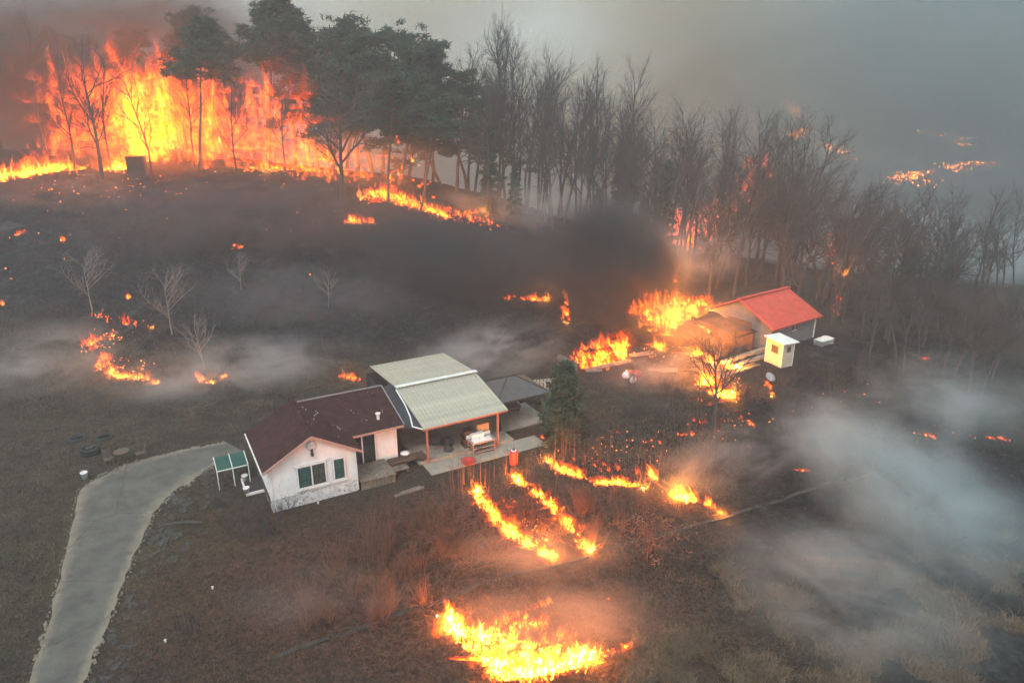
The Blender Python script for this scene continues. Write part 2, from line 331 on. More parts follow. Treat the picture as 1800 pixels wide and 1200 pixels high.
def window(a0, a1, z0, z1, bf, npan, par, cm):
    w = MB(); d = .11; t_ = .07
    w.box(a0, a1, bf - d, bf, z0, z0 + t_).box(a0, a1, bf - d, bf, z1 - t_, z1).box(a0, a0 + t_, bf - d + .002, bf, z0 + t_, z1 - t_).box(a1 - t_, a1, bf - d + .002, bf, z0 + t_, z1 - t_)
    for k in range(1, npan): m_ = a0 + (a1 - a0) * k / npan; w.box(m_ - .035, m_ + .035, bf - d + .004, bf, z0 + t_, z1 - t_)
    f = w.obj('window', M['trim'], par)
    for k in range(npan):
        p0 = a0 + (a1 - a0) * k / npan + .04; p1 = a0 + (a1 - a0) * (k + 1) / npan - .04
        MB().box(p0, p1, bf - .085, bf - .078, z0 + t_, z1 - t_).obj('pane', M['glass'], f)
        c = MB(); q = 14; top = [(p0 + (p1 - p0) * i / q, bf - .035 + .02 * math.sin(i * 2.3 + k), z1 - t_) for i in range(q + 1)]
        c.add(top + [(x, y, z0 + t_) for x, y, _ in top], [(i, i + 1, q + 2 + i, q + 1 + i) for i in range(q)]); c.obj('curtain', cm[k], f)
    return f
window(1.42, 3.03, 1.02, 2.40, 0, 2, house, [M['curtain'], M['curtain2']])
MB().box(1.30, 3.15, -.14, -.034, .92, 1.01).obj('sill', M['trim'], house); MB().box(1.32, 3.13, -.1, -.034, 2.41, 2.49).obj('window_head', M['trim'], house)
window(3.40, 4.10, 1.02, 2.40, 0, 1, house, [M['curtain']]); MB().box(3.32, 4.18, -.13, -.034, .92, 1.01).obj('sill', M['trim'], house)
window(4.85, 6.55, .42, 2.42, 2.0, 2, house, [M['dark'], M['dark']])['label'] = 'white framed sliding glass door'  # dark sheets behind the panes stand in for the unlit room
MB().box(4.8, 6.6, 1.85, 2.0, .33, .415).obj('door_sill', M['trim'], house)
# roofs in shingle courses
def courses(b, lo0, lo1, hi0, hi1, n, t=.09, lift=.022):
    lo0, lo1, hi0, hi1 = map(np.array, (lo0, lo1, hi0, hi1))
    for i in range(n):
        a, c = i / n, min(1, (i + 1.25) / n)
        p = [lo0 + (hi0 - lo0) * a + (0, 0, lift), lo1 + (hi1 - lo1) * a + (0, 0, lift), lo1 + (hi1 - lo1) * c, lo0 + (hi0 - lo0) * c]
        b.slab([tuple(x) for x in p], .02)
def roofplane(lo0, lo1, hi0, hi1, n, par, t=.1):
    b = MB(); b.slab([lo0, lo1, hi1, hi0], t); r = b.obj('roof', M['shingle'], par); b = MB(); courses(b, lo0, lo1, hi0, hi1, n); b.obj('shingles', M['shingle'], r, kind='stuff'); return r
OV = .35; ez = EZ - OV * slope
gl = roofplane((-OV, -.3, ez), (-OV, 5.1, ez), (GW / 2, -.3, AZ), (GW / 2, 5.1, AZ), 18, house)
roofplane((GW + OV, -.3, ez), (GW + OV, 2.3, ez), (GW / 2, -.3, AZ), (GW / 2, 2.3, AZ), 18, house)
xv = GW / 2 + (AZ - 3.72) / slope
roofplane((GW + .12, 2.3, ez + .11), (xv, 5.1, 3.72), (GW / 2, 2.3, AZ), (GW / 2, 5.1, AZ), 18, house)
wr = roofplane((GW + .1, 1.62, 2.66), (8.25, 1.62, 2.66), (xv - .3, 5.65, 3.72), (8.25, 5.65, 3.72), 22, house)
MB().bar((GW / 2, -.32, AZ + .02), (GW / 2, 5.1, AZ + .02), .22, .05).obj('ridge_cap', M['shingle'], house)
b = MB(); b.bar((xv - .3, 5.72, 3.74), (8.25, 5.72, 3.74), .06, .08).obj('gutter', M['steel'], house)
b = MB(); b.bar((8.3, 1.6, 2.66), (8.3, 5.7, 3.74), .05, .07).obj('verge_trim', M['steel'], house)
for s0, s1 in (((-OV, -.33, ez - .08), (GW / 2, -.33, AZ - .08)), ((GW / 2, -.33, AZ - .08), (GW + OV, -.33, ez - .08)), ((GW + .12, 1.58, 2.58), (8.25, 1.58, 2.58))):
    MB().bar(s0, s1, .05, .13).obj('fascia', M['fascia'], house)
MB().bar((-OV - .05, -.3, ez - .05), (-OV - .05, 5.1, ez - .05), .06, .08).obj('gutter', M['lid'], house)
b = MB(); b.lathe([(.26, 0), (.26, .06), (.2, .09)], 20); v = b.obj('gable_vent', M['plaster'], house, True); v.location = (GW / 2, -.03, 3.5); v.rotation_euler = (R(90), 0, 0)
b = MB(); b.box(-.06, .06, -.16, -.03, .12, .3).lathe([(.07, -.12), (.09, .05), (.03, .12)], 8, (0, -.14, 0)); b.obj('wall_lamp', M['dark'], house).location = (GW / 2, 0, 3.02)
b = MB(); b.lathe([(.1, 0), (.1, .35), (.16, .36), (.16, .42)], 10); v = b.obj('roof_vent', M['lid'], house); v.location = (7.0, 2.6, 2.9)
b = MB()
for k in range(22):
    x, y = random.uniform(5.2, 8.1), random.uniform(1.9, 5.5); z = 2.66 + (y - 1.62) * (1.06 / 4.03) + .035
    if k < 14: x, y = random.uniform(2.5, 4.6), random.uniform(.2, 4.6); z = AZ - (x - GW / 2) * slope + .035
    q = random.uniform(.015, .045); b.hull([(x - q, y, z), (x + q, y - q * .5, z - .004), (x, y + q, z)], [(x - q, y, z + .012), (x + q, y - q * .5, z + .014), (x, y + q, z + .02)])
b.obj('roof_litter', M['plaster'], house, kind='stuff')
MB().box(-.06, -.035, .4, 4.9, .2, .74).obj('side_stonework', M['rock'], house)
MB().tube([(GW + .02, -.1, 2.6), (GW + .04, -.1, .1)], .035).obj('downpipe', M['trim'], house)
def Hw(a, b, z=0):                                       # house frame to world
    q = house.location; return (q.x + a * math.cos(HA) - b * math.sin(HA), q.y + a * math.sin(HA) + b * math.cos(HA), z)

# wooden deck box by the door
dk = thing('wooden_deck', 'weathered grey plank deck box beside the house door', 'deck', Hw(4.85, .1), HA)
for k in range(9): MB().box(.03 + k * .235, .25 + k * .235, -.35, 1.75, .52 + random.uniform(0, .015), .57 + random.uniform(0, .02)).obj('plank', M['wood'], dk)
for k in range(9): MB().box(.05 + k * .23, .26 + k * .23, -.28, -.24, -.1, .51).obj('side_board', M['wood'], dk)
for x in (.1, 1.1, 2.0):
    MB().box(x, x + .08, -.2, -.12, -.1, .52).obj('leg', M['wood'], dk); MB().box(x, x + .08, 1.6, 1.68, -.1, .52).obj('leg', M['wood'], dk)
st = thing('plank_step', 'low grey plank step beside the deck box', 'step', Hw(7.15, .55), HA)
for k in range(3): MB().box(0, .95, k * .3, k * .3 + .27, .22, .28).obj('plank', M['wood'], st)
for x in (.05, .8): MB().box(x, x + .1, .05, .8, -.1, .22).obj('leg', M['wood'], st)
br = thing('plank_bench', 'long brown plank porch bench between house and carport', 'bench', Hw(6.95, 1.05), HA)
for k in range(3): MB().box(.2, 2.5, k * .27, k * .27 + .25, .42, .48).obj('plank', M['brownwood'], br)
for x in (.3, 2.2): MB().box(x, x + .12, .05, .7, -.1, .42).obj('leg', M['brownwood'], br)
bea = thing('timber_beam', 'loose pale timber beam lying below the deck box', 'beam', (*P(720, 866)[:2], .06), HA + .05)
MB().bar((-.9, 0, 0), (.9, 0, .03), .16, .1).obj('beam', M['wood'], bea); MB().bar((-.5, .2, 0), (.8, .25, .02), .1, .06).obj('board', M['wood'], bea)
bk = thing('pot', 'grey cooking pot with white lid by the house corner', 'pot', Hw(8.35, 1.9, .0))
MB().lathe([(.22, -.05), (.3, .2), (.3, .55), (.33, .56)], 14).obj('body', M['steel'], bk, True); MB().lathe([(.33, .565), (.2, .64), (.04, .67)], 14).obj('lid', M['white'], bk, True)

# ------------------------------------------------------------------ carport
cp = thing('carport', 'open carport with cream ribbed metal roof on red posts', 'carport', Hw(0, 0), HA)
a0, a1 = 9.2, 15.05; NP = 22; pw = (a1 - a0) / NP
def panel(lo, hi, n_):
    (b0, z0), (b1, z1) = lo, hi; m_ = MB()
    m_.slab([(0, b0, z0), (pw - .004, b0, z0), (pw - .004, b1, z1), (0, b1, z1)], .03)
    m_.hull([(.0, b0, z0 + .001), (.055, b0, z0 + .001), (.042, b0, z0 + .05), (.013, b0, z0 + .05)], [(.0, b1, z1 + .001), (.055, b1, z1 + .001), (.042, b1, z1 + .05), (.013, b1, z1 + .05)])
    return mesh_from('roof_panel', m_.v, m_.f)
for me in (panel((.72, 2.5), (5.42, 3.44), 0), panel((5.46, 3.50), (11.0, 3.12), 1)):
    for k in range(NP): o = link('roof_panel', me, M['carport_roof'], cp); o.location = (a0 + k * pw, 0, random.uniform(0, .006))
MB().bar((a0 - .05, 5.42, 3.56), (a1 + .05, 5.42, 3.56), .3, .08).obj('ridge_cap', M['lid'], cp)
MB().bar((a0 - .02, .8, 2.40), (a1, .8, 2.40), .08, .1).obj('front_beam', M['redpost'], cp)
for x, y, zt in ((9.4, .85, 2.38), (14.3, .85, 2.38), (9.4, 5.4, 3.3), (14.3, 5.4, 3.3), (9.4, 10.6, 3.05), (14.6, 10.6, 3.05)): MB().box(x, x + .12, y, y + .12, 0, zt).obj('post', M['redpost'], cp)
for x in (9.25, 12.1, 14.95): MB().bar((x, .8, 2.43), (x, 5.4, 3.36), .06, .08).obj('rafter', M['dark'], cp); MB().bar((x, 5.46, 3.4), (x, 10.9, 3.03), .06, .08).obj('rafter', M['dark'], cp)
def sheet(name, c, nu, nv, amp, m_, par, seed=1, **kw):   # a sagging cloth between four corners
    c = [np.array(q, float) for q in c]; v = []; nrm = np.cross(c[1] - c[0], c[3] - c[0]); nrm = nrm / np.linalg.norm(nrm)
    for j in range(nv + 1):
        for i in range(nu + 1):
            u_, w_ = i / nu, j / nv; p = (c[0] * (1 - u_) + c[1] * u_) * (1 - w_) + (c[3] * (1 - u_) + c[2] * u_) * w_
            p = p + nrm * amp * (float(vnoise(np.array(u_ * 6.), np.array(w_ * 3.), seed)) - .5) * 2; v.append(p)
    return link(name, mesh_from(name, v, [(j * (nu + 1) + i, j * (nu + 1) + i + 1, (j + 1) * (nu + 1) + i + 1, (j + 1) * (nu + 1) + i) for j in range(nv) for i in range(nu)], True), m_, par, **kw)
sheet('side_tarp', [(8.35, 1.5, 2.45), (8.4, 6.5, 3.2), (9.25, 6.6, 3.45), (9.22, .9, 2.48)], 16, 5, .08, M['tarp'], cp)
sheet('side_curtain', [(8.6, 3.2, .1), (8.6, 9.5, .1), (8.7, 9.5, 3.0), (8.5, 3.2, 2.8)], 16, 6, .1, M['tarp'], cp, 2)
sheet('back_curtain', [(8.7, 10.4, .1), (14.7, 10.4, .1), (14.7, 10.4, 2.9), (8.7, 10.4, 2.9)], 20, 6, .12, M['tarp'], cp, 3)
MB().tube([(9.15, 5.3, 3.4), (9.1, 3.6, 3.05), (8.95, 2.3, 2.75), (8.75, 1.4, 2.5), (9.25, .85, 2.42)], .045).obj('gutter_pipe', M['trim'], cp)
slab = thing('concrete_terrace', 'pale concrete terrace under the carport', 'terrace', Hw(0, 0), HA)
MB().box(8.9, 15.6, 1.0, 10.5, -.4, .14).obj('slab', M['concrete'], slab); MB().box(9.1, 17.2, -.55, .99, -.5, .03).obj('lower_slab', M['concrete'], slab)
MB().box(8.95, 13.1, .9, .995, .031, .2).obj('kerb', M['concrete'], slab)
# bench table with boxes
tb = thing('work_table', 'steel two-shelf work table at the carport edge', 'table', Hw(12.3, .35, .03), HA)
for x in (.0, 1.55):
    for y in (.0, .75): MB().box(x, x + .05, y, y + .05, 0, .8).obj('leg', M['redpost'], tb)
MB().box(-.05, 1.65, -.05, .85, .8, .84).obj('tabletop', M['steel'], tb); MB().box(.055, 1.54, .02, .78, .42, .45).obj('shelf', M['steel'], tb); MB().box(.055, 1.54, .02, .78, .14, .17).obj('shelf', M['steel'], tb)
MB().box(-.05, 1.65, .851, .9, .8, 1.05).obj('back_rim', M['white'], tb); MB().box(.1, 1.4, .05, .5, .842, .9).obj('tray', M['white'], tb)
cb = thing('white_box', 'open white polystyrene box on the work table', 'box', Hw(12.5, .85, .875), HA)
b = MB(); b.box(0, .85, 0, .3, 0, .05).box(0, .85, 0, .03, .051, .35).box(0, .85, .27, .3, .051, .35).box(0, .03, .031, .269, .051, .35).box(.82, .85, .031, .269, .051, .35); b.obj('shell', M['white'], cb)
cb = thing('cardboard_box', 'brown cardboard box stacked behind the work table', 'box', Hw(13.1, 1.35, .14), HA)
MB().box(0, .85, 0, .7, 0, 1.45).obj('carton', M['card'], cb); sheet('flap', [(0, 0, 1.46), (.85, 0, 1.46), (.85, -.2, 1.56), (0, -.2, 1.54)], 2, 2, .01, M['card'], cb)
cb = thing('crate_stack', 'dark crates stacked left of the cardboard box', 'crates', Hw(12.2, 1.35, .14), HA)
for k in range(4): b = MB(); b.box(0, .75, 0, .6, k * .3, k * .3 + .05).box(-.02, .77, -.03, 0, k * .3 + .051, k * .3 + .27).box(-.02, .77, .6, .63, k * .3 + .051, k * .3 + .27); b.obj('crate', M['brownwood' if k % 2 else 'dark'], cb)
bn = thing('red_basin', 'round red plastic basin on the lower terrace', 'basin', (*P(823, 815)[:2], .03))
MB().lathe([(.3, 0), (.42, .22), (.46, .25), (.4, .22), (.28, .05)], 18).obj('bowl', M['red'], bn, True)
dm = thing('red_drum', 'red drum standing at the terrace edge by burning brush', 'drum', (*P(903, 815)[:2], .03))
b = MB(); b.lathe([(.27, 0), (.28, .02), (.27, .05), (.27, .3), (.285, .32), (.27, .34), (.27, .6), (.285, .62), (.27, .64), (.27, .82), (.28, .85), (.22, .86)], 18); b.obj('barrel', M['red'], dm, True)
MB().lathe([(.1, .86), (.1, .95), (.03, 1.08)], 10).obj('cap', M['dark'], dm); MB().lathe([(.15, .862), (.17, .93), (.12, .94)], 10).obj('rag', M['white'], dm)
for k, (a_, b__, s_) in enumerate(((10.9, 3.2, .6), (11.5, 2.6, .5), (10.3, 7, .8), (12.8, 5.5, .9), (11.2, 1.7, .35))):
    jb = thing('covered_heap', ['tarp covered heap in the middle of the carport floor', 'low tarp covered bundle near the carport table', 'tall covered heap deep at the back of the carport', 'bulky covered heap behind the carport crates', 'small dark bundle on the terrace kerb'][k], 'heap', Hw(a_, b__, .14), k, 'covered heaps in the carport')
    b = MB(); b.lathe([(s_ * 1.0, 0), (s_ * .95, s_ * .3), (s_ * .7, s_ * .75), (s_ * .3, s_ * .95), (.05, s_)], 9); o = b.obj('cover', M['tarp'], jb)
    for vv in o.data.vertices: vv.co.x *= random.uniform(.85, 1.15); vv.co.y *= random.uniform(.8, 1.15)

# ------------------------------------------------------------------ gazebo
gzb = thing('gazebo', 'grey hip-roofed garden gazebo beside the carport', 'gazebo', Hw(15.35, 2.6), HA)
gw, gd, ge, gp = 3.7, 3.4, 2.25, 3.15
cor = [(-.25, -.25), (gw + .25, -.25), (gw + .25, gd + .25), (-.25, gd + .25)]; apx = [(gw * .42, gd / 2), (gw * .58, gd / 2)]
for tri in ([cor[0], cor[1], apx[1], apx[0]], [cor[1], cor[2], apx[1]], [cor[2], cor[3], apx[0], apx[1]], [cor[3], cor[0], apx[0]]):
    MB().slab([(p[0], p[1], ge if p in cor else gp) for p in tri], .04).obj('roof_panel', M['gazebo'], gzb)
for p, q in ((cor[0], apx[0]), (cor[1], apx[1]), (cor[2], apx[1]), (cor[3], apx[0]), (apx[0], apx[1])): MB().bar((*p, ge + .02 if p in cor else gp + .03), (*q, gp + .03), .06, .05).obj('hip_rib', M['dark'], gzb)
for x in (0, gw):
    for y in (0, gd): MB().box(x - .07, x + .07, y - .07, y + .07, 0, ge).obj('post', M['dark'], gzb)
for i in range(4): p, q = cor[i], cor[(i + 1) % 4]; MB().bar((*p, ge - .07), (*q, ge - .07), .05, .1).obj('eave_beam', M['dark'], gzb)
for (x, y), s in (((.0, .0), 1), ((gw, 0), 2), ((gw, gd), 3)): MB().lathe([(.22, .0), (.13, .6), (.1, 1.2), (.16, 2.1)], 9, (x, y, .05)).obj('tied_curtain', M['tarp'], gzb, True)
MB().box(-.2, gw + .2, -.2, gd + .2, -.3, .12).obj('floor', M['concrete'], gzb)
sf = thing('covered_bench', 'low dark bench under the gazebo roof', 'bench', Hw(16.3, 4.6, .12), HA)
MB().box(0, 1.9, 0, .7, .25, .45).obj('seat', M['brownwood'], sf); MB().box(0, 1.9, .701, .85, .25, .95).obj('backrest', M['brownwood'], sf)
for x in (.05, 1.75): MB().box(x, x + .1, .05, .6, 0, .25).obj('leg', M['dark'], sf)

# ------------------------------------------------------------------ green lean-to and pots left of the house
gt = thing('green_lean_to', 'green sheet lean-to frame behind the left house wall', 'lean-to', Hw(-1.6, 3.9), HA)
for k in range(2): MB().slab([(k * 1.02 - .8, 0, 1.5), (k * 1.02 + .18, 0, 1.5), (k * 1.02 + .18, 1.6, 1.8), (k * 1.02 - .8, 1.6, 1.8)], .03).obj('roof_sheet', M['green'], gt)
for x in (-.8, .2, 1.2): MB().bar((x, -.02, 1.53), (x, 1.62, 1.83), .05, .05).obj('rafter', M['lid'], gt); MB().box(x - .03, x + .03, 0, .06, -.1, 1.47).obj('post', M['lid'], gt)
MB().bar((-.8, -.03, 1.5), (1.2, -.03, 1.5), .05, .06).obj('front_rail', M['lid'], gt); gt.scale = (.85, .85, .8)
pt = thing('white_planter_frame', 'low white edged bed outside the left house wall', 'planter', (*P(433, 872)[:2], .0), HA)
MB().box(0, 1.25, 0, .1, -.1, .14).obj('edge', M['white'], pt); MB().box(0, .09, .101, 2.0, -.1, .14).obj('edge', M['white'], pt); MB().box(.091, 1.2, .101, 1.95, -.15, .05).obj('soil', M['dark'], pt)
for k, (px, py, nm) in enumerate(((431, 844, 'upper white flower pot on the planter edge'), (434, 866, 'lower white flower pot on the planter corner'))):
    p = P(px, py, .14); o = thing('flower_pot', nm, 'pot', (p[0], p[1], .14), 0, 'pots on the planter edge'); MB().lathe([(.11, 0), (.17, .3), (.19, .31), (.19, .36), (.15, .36), (.13, .3)], 14).obj('pot', M['white'], o, True)

# tyres, bucket, table and chairs by the drive
def tyre_mesh(n=22, m_=8, R_=.36, r=.13):
    v = []; f = []
    for i in range(n):
        for j in range(m_):
            t, s_ = 2 * math.pi * i / n, 2 * math.pi * j / m_; rr = R_ + r * math.cos(s_) * .8; v.append((rr * math.cos(t), rr * math.sin(t), .13 + r * math.sin(s_)))
            f.append((i * m_ + j, ((i + 1) % n) * m_ + j, ((i + 1) % n) * m_ + (j + 1) % m_, i * m_ + (j + 1) % m_))
    return mesh_from('tyre', v, f, True)
tm = tyre_mesh(); tm.materials.append(M['rubber'])
for px, py, lb in ((136, 771, 'black tyre lying farthest left on the grass'), (184, 771, 'black tyre lying on grass nearest the chairs'), (160, 800, 'black tyre at the bottom of a stack of two'), (160, 796, 'black tyre on top of a stack of two, lid inside')):
    p = P(px, py); top = 'on top' in lb; o = thing('tyre', lb, 'tyre', (*(P(160, 800)[:2] if top else p[:2]), (.29 if top else 0) + gz(p[0], p[1])), 0, 'old tyres on the grass')
    link('carcass', tm, None, o); o.scale = (1.25, 1.25, 1.1)
    if top: MB().lathe([(.2, .12), (.2, .24), (.05, .26)], 14).obj('disc', M['dark'], o)
bu = thing('white_bucket', 'white bucket at the corner of the drive', 'bucket', (*P(150, 842)[:2], .05)); MB().lathe([(.14, 0), (.19, .38), (.21, .39), (.21, .42), (.17, .42), (.15, .3)], 14).obj('pail', M['white'], bu, True)
MB().tube([(-.2, 0, .4), (-.15, .1, .5), (.15, .1, .5), (.2, 0, .4)], .012).obj('handle', M['steel'], bu)
def chair(px, py, rz, lb):
    p = P(px, py); o = thing('garden_chair', lb, 'chair', (p[0], p[1], .05), rz, 'chairs by the drive')
    for k in range(5): MB().box(-.24, .24, -.24 + k * .1, -.16 + k * .1, .42, .45).obj('seat_slat', M['chairwood'], o)
    for k in range(5): MB().box(-.24, .24, .24 + k * .02, .265 + k * .02, .5 + k * .1, .57 + k * .1).obj('back_slat', M['chairwood'], o)
    for x in (-.24, .2):
        MB().box(x, x + .04, -.24, -.2, 0, .42).obj('leg', M['chairwood'], o); MB().bar((x + .02, .22, 0), (x + .02, .36, 1.0), .04).obj('leg', M['chairwood'], o)
chair(193, 818, R(40), 'dark slatted garden chair left of the small round table'); chair(249, 808, R(-50), 'dark slatted garden chair right of the small round table')
p = P(217, 812); o = thing('garden_table', 'small round dark garden table by the drive', 'table', (p[0], p[1], .05)); MB().lathe([(.45, .68), (.46, .7), (.45, .72)], 18).obj('tabletop', M['chairwood'], o)
for k in range(3): MB().bar((0, 0, .68), (.35 * math.cos(k * 2.1), .35 * math.sin(k * 2.1), 0), .04).obj('leg', M['chairwood'], o)

# stone bank along the drive
sb = thing('stone_bank', 'bank of loose grey boulders along the right side of the drive', 'rocks', (0, 0, 0))
stones = []
for k in range(7):
    b = MB(); b.lathe([(.55, -.3), (1, -.1), (.95, .2), (.6, .48), (.1, .55)], 7); me = mesh_from('stone', b.v, b.f)
    for v in me.vertices: v.co *= random.uniform(.75, 1.2); v.co.z *= .8
    me.materials.append(M['rock']); stones.append(me)
k = 0
while k < 190:
    t = random.random() ** .8; e = np.array([np.interp(t, np.linspace(0, 1, n), B[::-1, c]) for c in (0, 1)]); d = B[int((1 - t) * (n - 1))] - A[int((1 - t) * (n - 1))]; d = d / np.linalg.norm(d)
    w = abs(random.gauss(0, 1.3)) + .25; p = e + d * w
    if p[1] < 19 or math.hypot(p[0] - Hw(-.5, .5)[0], p[1] - Hw(-.5, .5)[1]) < 1.4: continue
    s = (.07 + .26 * random.random() ** 2) * (1.15 if t < .5 else .8); o = link('stone', random.choice(stones), None, sb); o.location = (p[0], p[1], gz(*p) - s * .12); o.scale = (s, s * random.uniform(.7, 1.2), s * random.uniform(.6, 1)); o.rotation_euler = (random.uniform(-.3, .3), random.uniform(-.3, .3), random.uniform(0, 6)); k += 1

# long low kerb wall across the lower slope
def kerb(name, label, pts, w, hh):
    o = thing(name, label, 'kerb', (0, 0, 0)); W_ = np.array([G(*p)[:2] for p in pts]); q = resample(W_, max(4, int(np.sum(np.hypot(*np.diff(W_, axis=0).T)) / 1.1)))
    for a, b in zip(q[:-1], q[1:]):
        d = (b - a) / np.linalg.norm(b - a); b2 = b - d * .05; nn = np.array([-d[1], d[0]]) * w / 2; za, zb = gz(*a), gz(*b2); j = random.uniform(-.03, .05)
        MB().hull([(*(a + nn), za - .3), (*(a - nn), za - .3), (*(a - nn), za + hh + j), (*(a + nn), za + hh + j)], [(*(b2 + nn), zb - .3), (*(b2 - nn), zb - .3), (*(b2 - nn), zb + hh + j), (*(b2 + nn), zb + hh + j)]).obj('kerb_stone', M['kerbstone'], o)
kerb('low_kerb', 'long low stone kerb crossing the slope below the burning brush', [(480, 1155), (690, 1092), (860, 1030), (1040, 975), (1240, 920), (1400, 872), (1540, 830), (1690, 788)], .2, .05)

# ------------------------------------------------------------------ red-roofed shed, annex, outhouse
SA = R(35); so_ = P(1353, 577, 2.2); sh_o = (so_[0] + .35, so_[1] + .25, 0)
shed = thing('shed', 'grey metal shed with bright red ribbed roof', 'shed', sh_o, SA)
SL, SD, SE, SR = 7.0, 7.2, 2.25, 4.05
MB().hull([(0, 0, -.5), (0, SD, -.5), (0, SD, SE), (0, SD / 2, SR - .08), (0, 0, SE)], [(SL - .2, 0, -.5), (SL - .2, SD, -.5), (SL - .2, SD, SE), (SL - .2, SD / 2, SR - .08), (SL - .2, 0, SE)]).obj('wall', M['greywall'], shed)
b = MB()
for k in range(23): b.box(.15 + k * .29, .19 + k * .29, -.022, -.002, .2, SE - .02)
b.obj('wall_ribs', M['greywall'], shed, kind='stuff')
for sgn in (0, 1):
    y0 = -.35 if not sgn else SD + .35; z0 = SE - .1; b = MB(); y1 = SD / 2; q = [(-.4, y0, z0), (SL + .25, y0, z0), (SL + .25, y1, SR), (-.4, y1, SR)]
    if sgn: q = q[::-1]
    r_ = b.slab(q, .07).obj('roof', M['redroof'], shed); b = MB()
    for k in range(31): x = -.38 + k * .25; b.hull([(x, y0, z0 + .001), (x + .06, y0, z0 + .001), (x + .03, y0, z0 + .05)], [(x, y1, SR + .001), (x + .06, y1, SR + .001), (x + .03, y1, SR + .05)])
    b.obj('roof_ribs', M['redroof'], r_, kind='stuff')
MB().bar((-.45, SD / 2, SR + .06), (SL + .3, SD / 2, SR + .06), .45, .06).obj('ridge_cap', M['redroof'], shed)
MB().bar((-.45, -.4, SE - .14), (SL + .3, -.4, SE - .14), .08, .14).obj('eave_trim', M['redroof'], shed)
MB().box(SL - .32, SL - .14, -.05, .12, -.4, SE).obj('corner_trim', M['lid'], shed)
wf = MB().box(3.1, 3.75, -.06, -.003, 1.35, 1.85).obj('window', M['dark'], shed); MB().box(3.4, 3.45, -.08, -.06, 1.35, 1.85).obj('mullion', M['lid'], wf); MB().box(3.05, 3.8, -.09, -.061, 1.30, 1.349).obj('sill', M['lid'], wf)
dp = MB().box(-.04, -.003, 2.2, 4.9, 0, 2.1).obj('door', M['brownwood'], shed, label='brown panel door on the gable end'); MB().box(-.07, -.041, 4.6, 4.7, .9, 1.05).obj('handle', M['dark'], dp)
fl = thing('burnt_annex', 'burning collapsed timber annex left of the red-roofed shed', 'annex', sh_o, SA)
for x, y, z in ((-1.4, .8, 1.9), (-3.6, .6, 1.7), (-6.0, .9, 1.8), (-1.4, 5.6, 2.2), (-4.0, 5.8, 2.4), (-6.2, 5.6, 1.9), (-2.6, 3.0, 2.3)): MB().bar((x, y, -.2), (x + random.uniform(-.15, .15), y + random.uniform(-.1, .1), z), .14).obj('post', M['char'], fl)
for p, q in (((-6.1, .8, 1.75), (-1.3, .7, 1.9)), ((-6.2, 5.6, 1.9), (-1.3, 5.6, 2.2)), ((-4.0, 5.8, 2.4), (-3.6, .6, 1.7)), ((-1.4, 5.6, 2.2), (-1.4, .8, 1.9)), ((-6, 5.5, 1.8), (-5.8, 1.1, .2)), ((-2.8, 5, 2.2), (-2.4, 1, .3))): MB().bar(p, q, .12, .16).obj('beam', M['char'], fl)
sheet('roof_sheet', [(-1.3, 1.0, 1.95), (-1.3, 6.0, 2.5), (-4.2, 6.0, 2.0), (-4.0, 2.5, 1.5)], 9, 5, .2, M['char'], fl, 7); sheet('wall_sheet', [(-1.35, .9, 0), (-1.35, 5.5, 0), (-1.35, 5.5, 2.1), (-1.35, .9, 1.85)], 8, 4, .03, M['brownwood'], fl, 8)
sheet('roof_sheet', [(-4.6, 1.4, .8), (-4.4, 5.8, 2.3), (-6.3, 5.6, 1.8), (-6.2, 1.8, .2)], 9, 5, .25, M['char'], fl, 9)
MB().box(-6.6, -.6, -.9, -.5, -.3, .15).obj('sill_step', M['concrete'], fl); MB().box(-6.4, -.4, .0, .35, -.3, .35).obj('base_wall', M['concrete'], fl)
oh = thing('outhouse', 'small cream outhouse with flat pale roof in front of the shed', 'outhouse', (*P(1345, 634)[:2], 0), R(-3))
ow, od, oh_ = 1.25, 1.9, 2.15
ang = math.atan2(P(1372, 646)[1] - P(1345, 634)[1], P(1372, 646)[0] - P(1345, 634)[0]); oh.rotation_euler[2] = ang + R(90); oh.location = (*P(1372, 647)[:2], 0)
MB().box(0, ow, 0, od, -.4, oh_).obj('wall', M['cream'], oh); MB().slab([(-.18, -.22, oh_ + .04), (ow + .3, -.22, oh_ + .06), (ow + .3, od + .2, oh_ + .18), (-.18, od + .2, oh_ + .16)], .06).obj('roof', M['lid'], oh)
w = MB().box(-.03, -.002, .5, 1.25, 1.1, 1.75).obj('window', M['brownwood'], oh); MB().box(-.045, -.031, .6, 1.15, 1.2, 1.66).obj('pane', M['dark'], w)
dd = MB().box(-.025, -.002, .35, 1.5, .0, 1.02).obj('door_panel', M['cream'], oh)
w = MB().box(.45, .85, -.03, -.002, 1.35, 1.85).obj('window', M['brownwood'], oh); MB().box(.53, .77, -.045, -.031, 1.43, 1.77).obj('pane', M['dark'], w)
for x, y in ((-.02, -.02), (ow - .04, -.02), (-.02, od - .04)): MB().box(x, x + .06, y, y + .06, -.1, oh_ - .02).obj('corner_post', M['trim'], oh)
sp = thing('sheet_stack', 'stack of pale roofing sheets right of the grey shed wall', 'sheets', (*G(1446, 608)[:2], gz(*G(1446, 608)[:2])), SA)
for k in range(6): sheet('sheet', [(-.9, -.5, .08 + k * .09), (.9, -.55, .07 + k * .1), (.95, .5, .1 + k * .1), (-.95, .45, .06 + k * .09)], 6, 4, .05, M['lid' if k % 2 else 'steel'], sp, k)
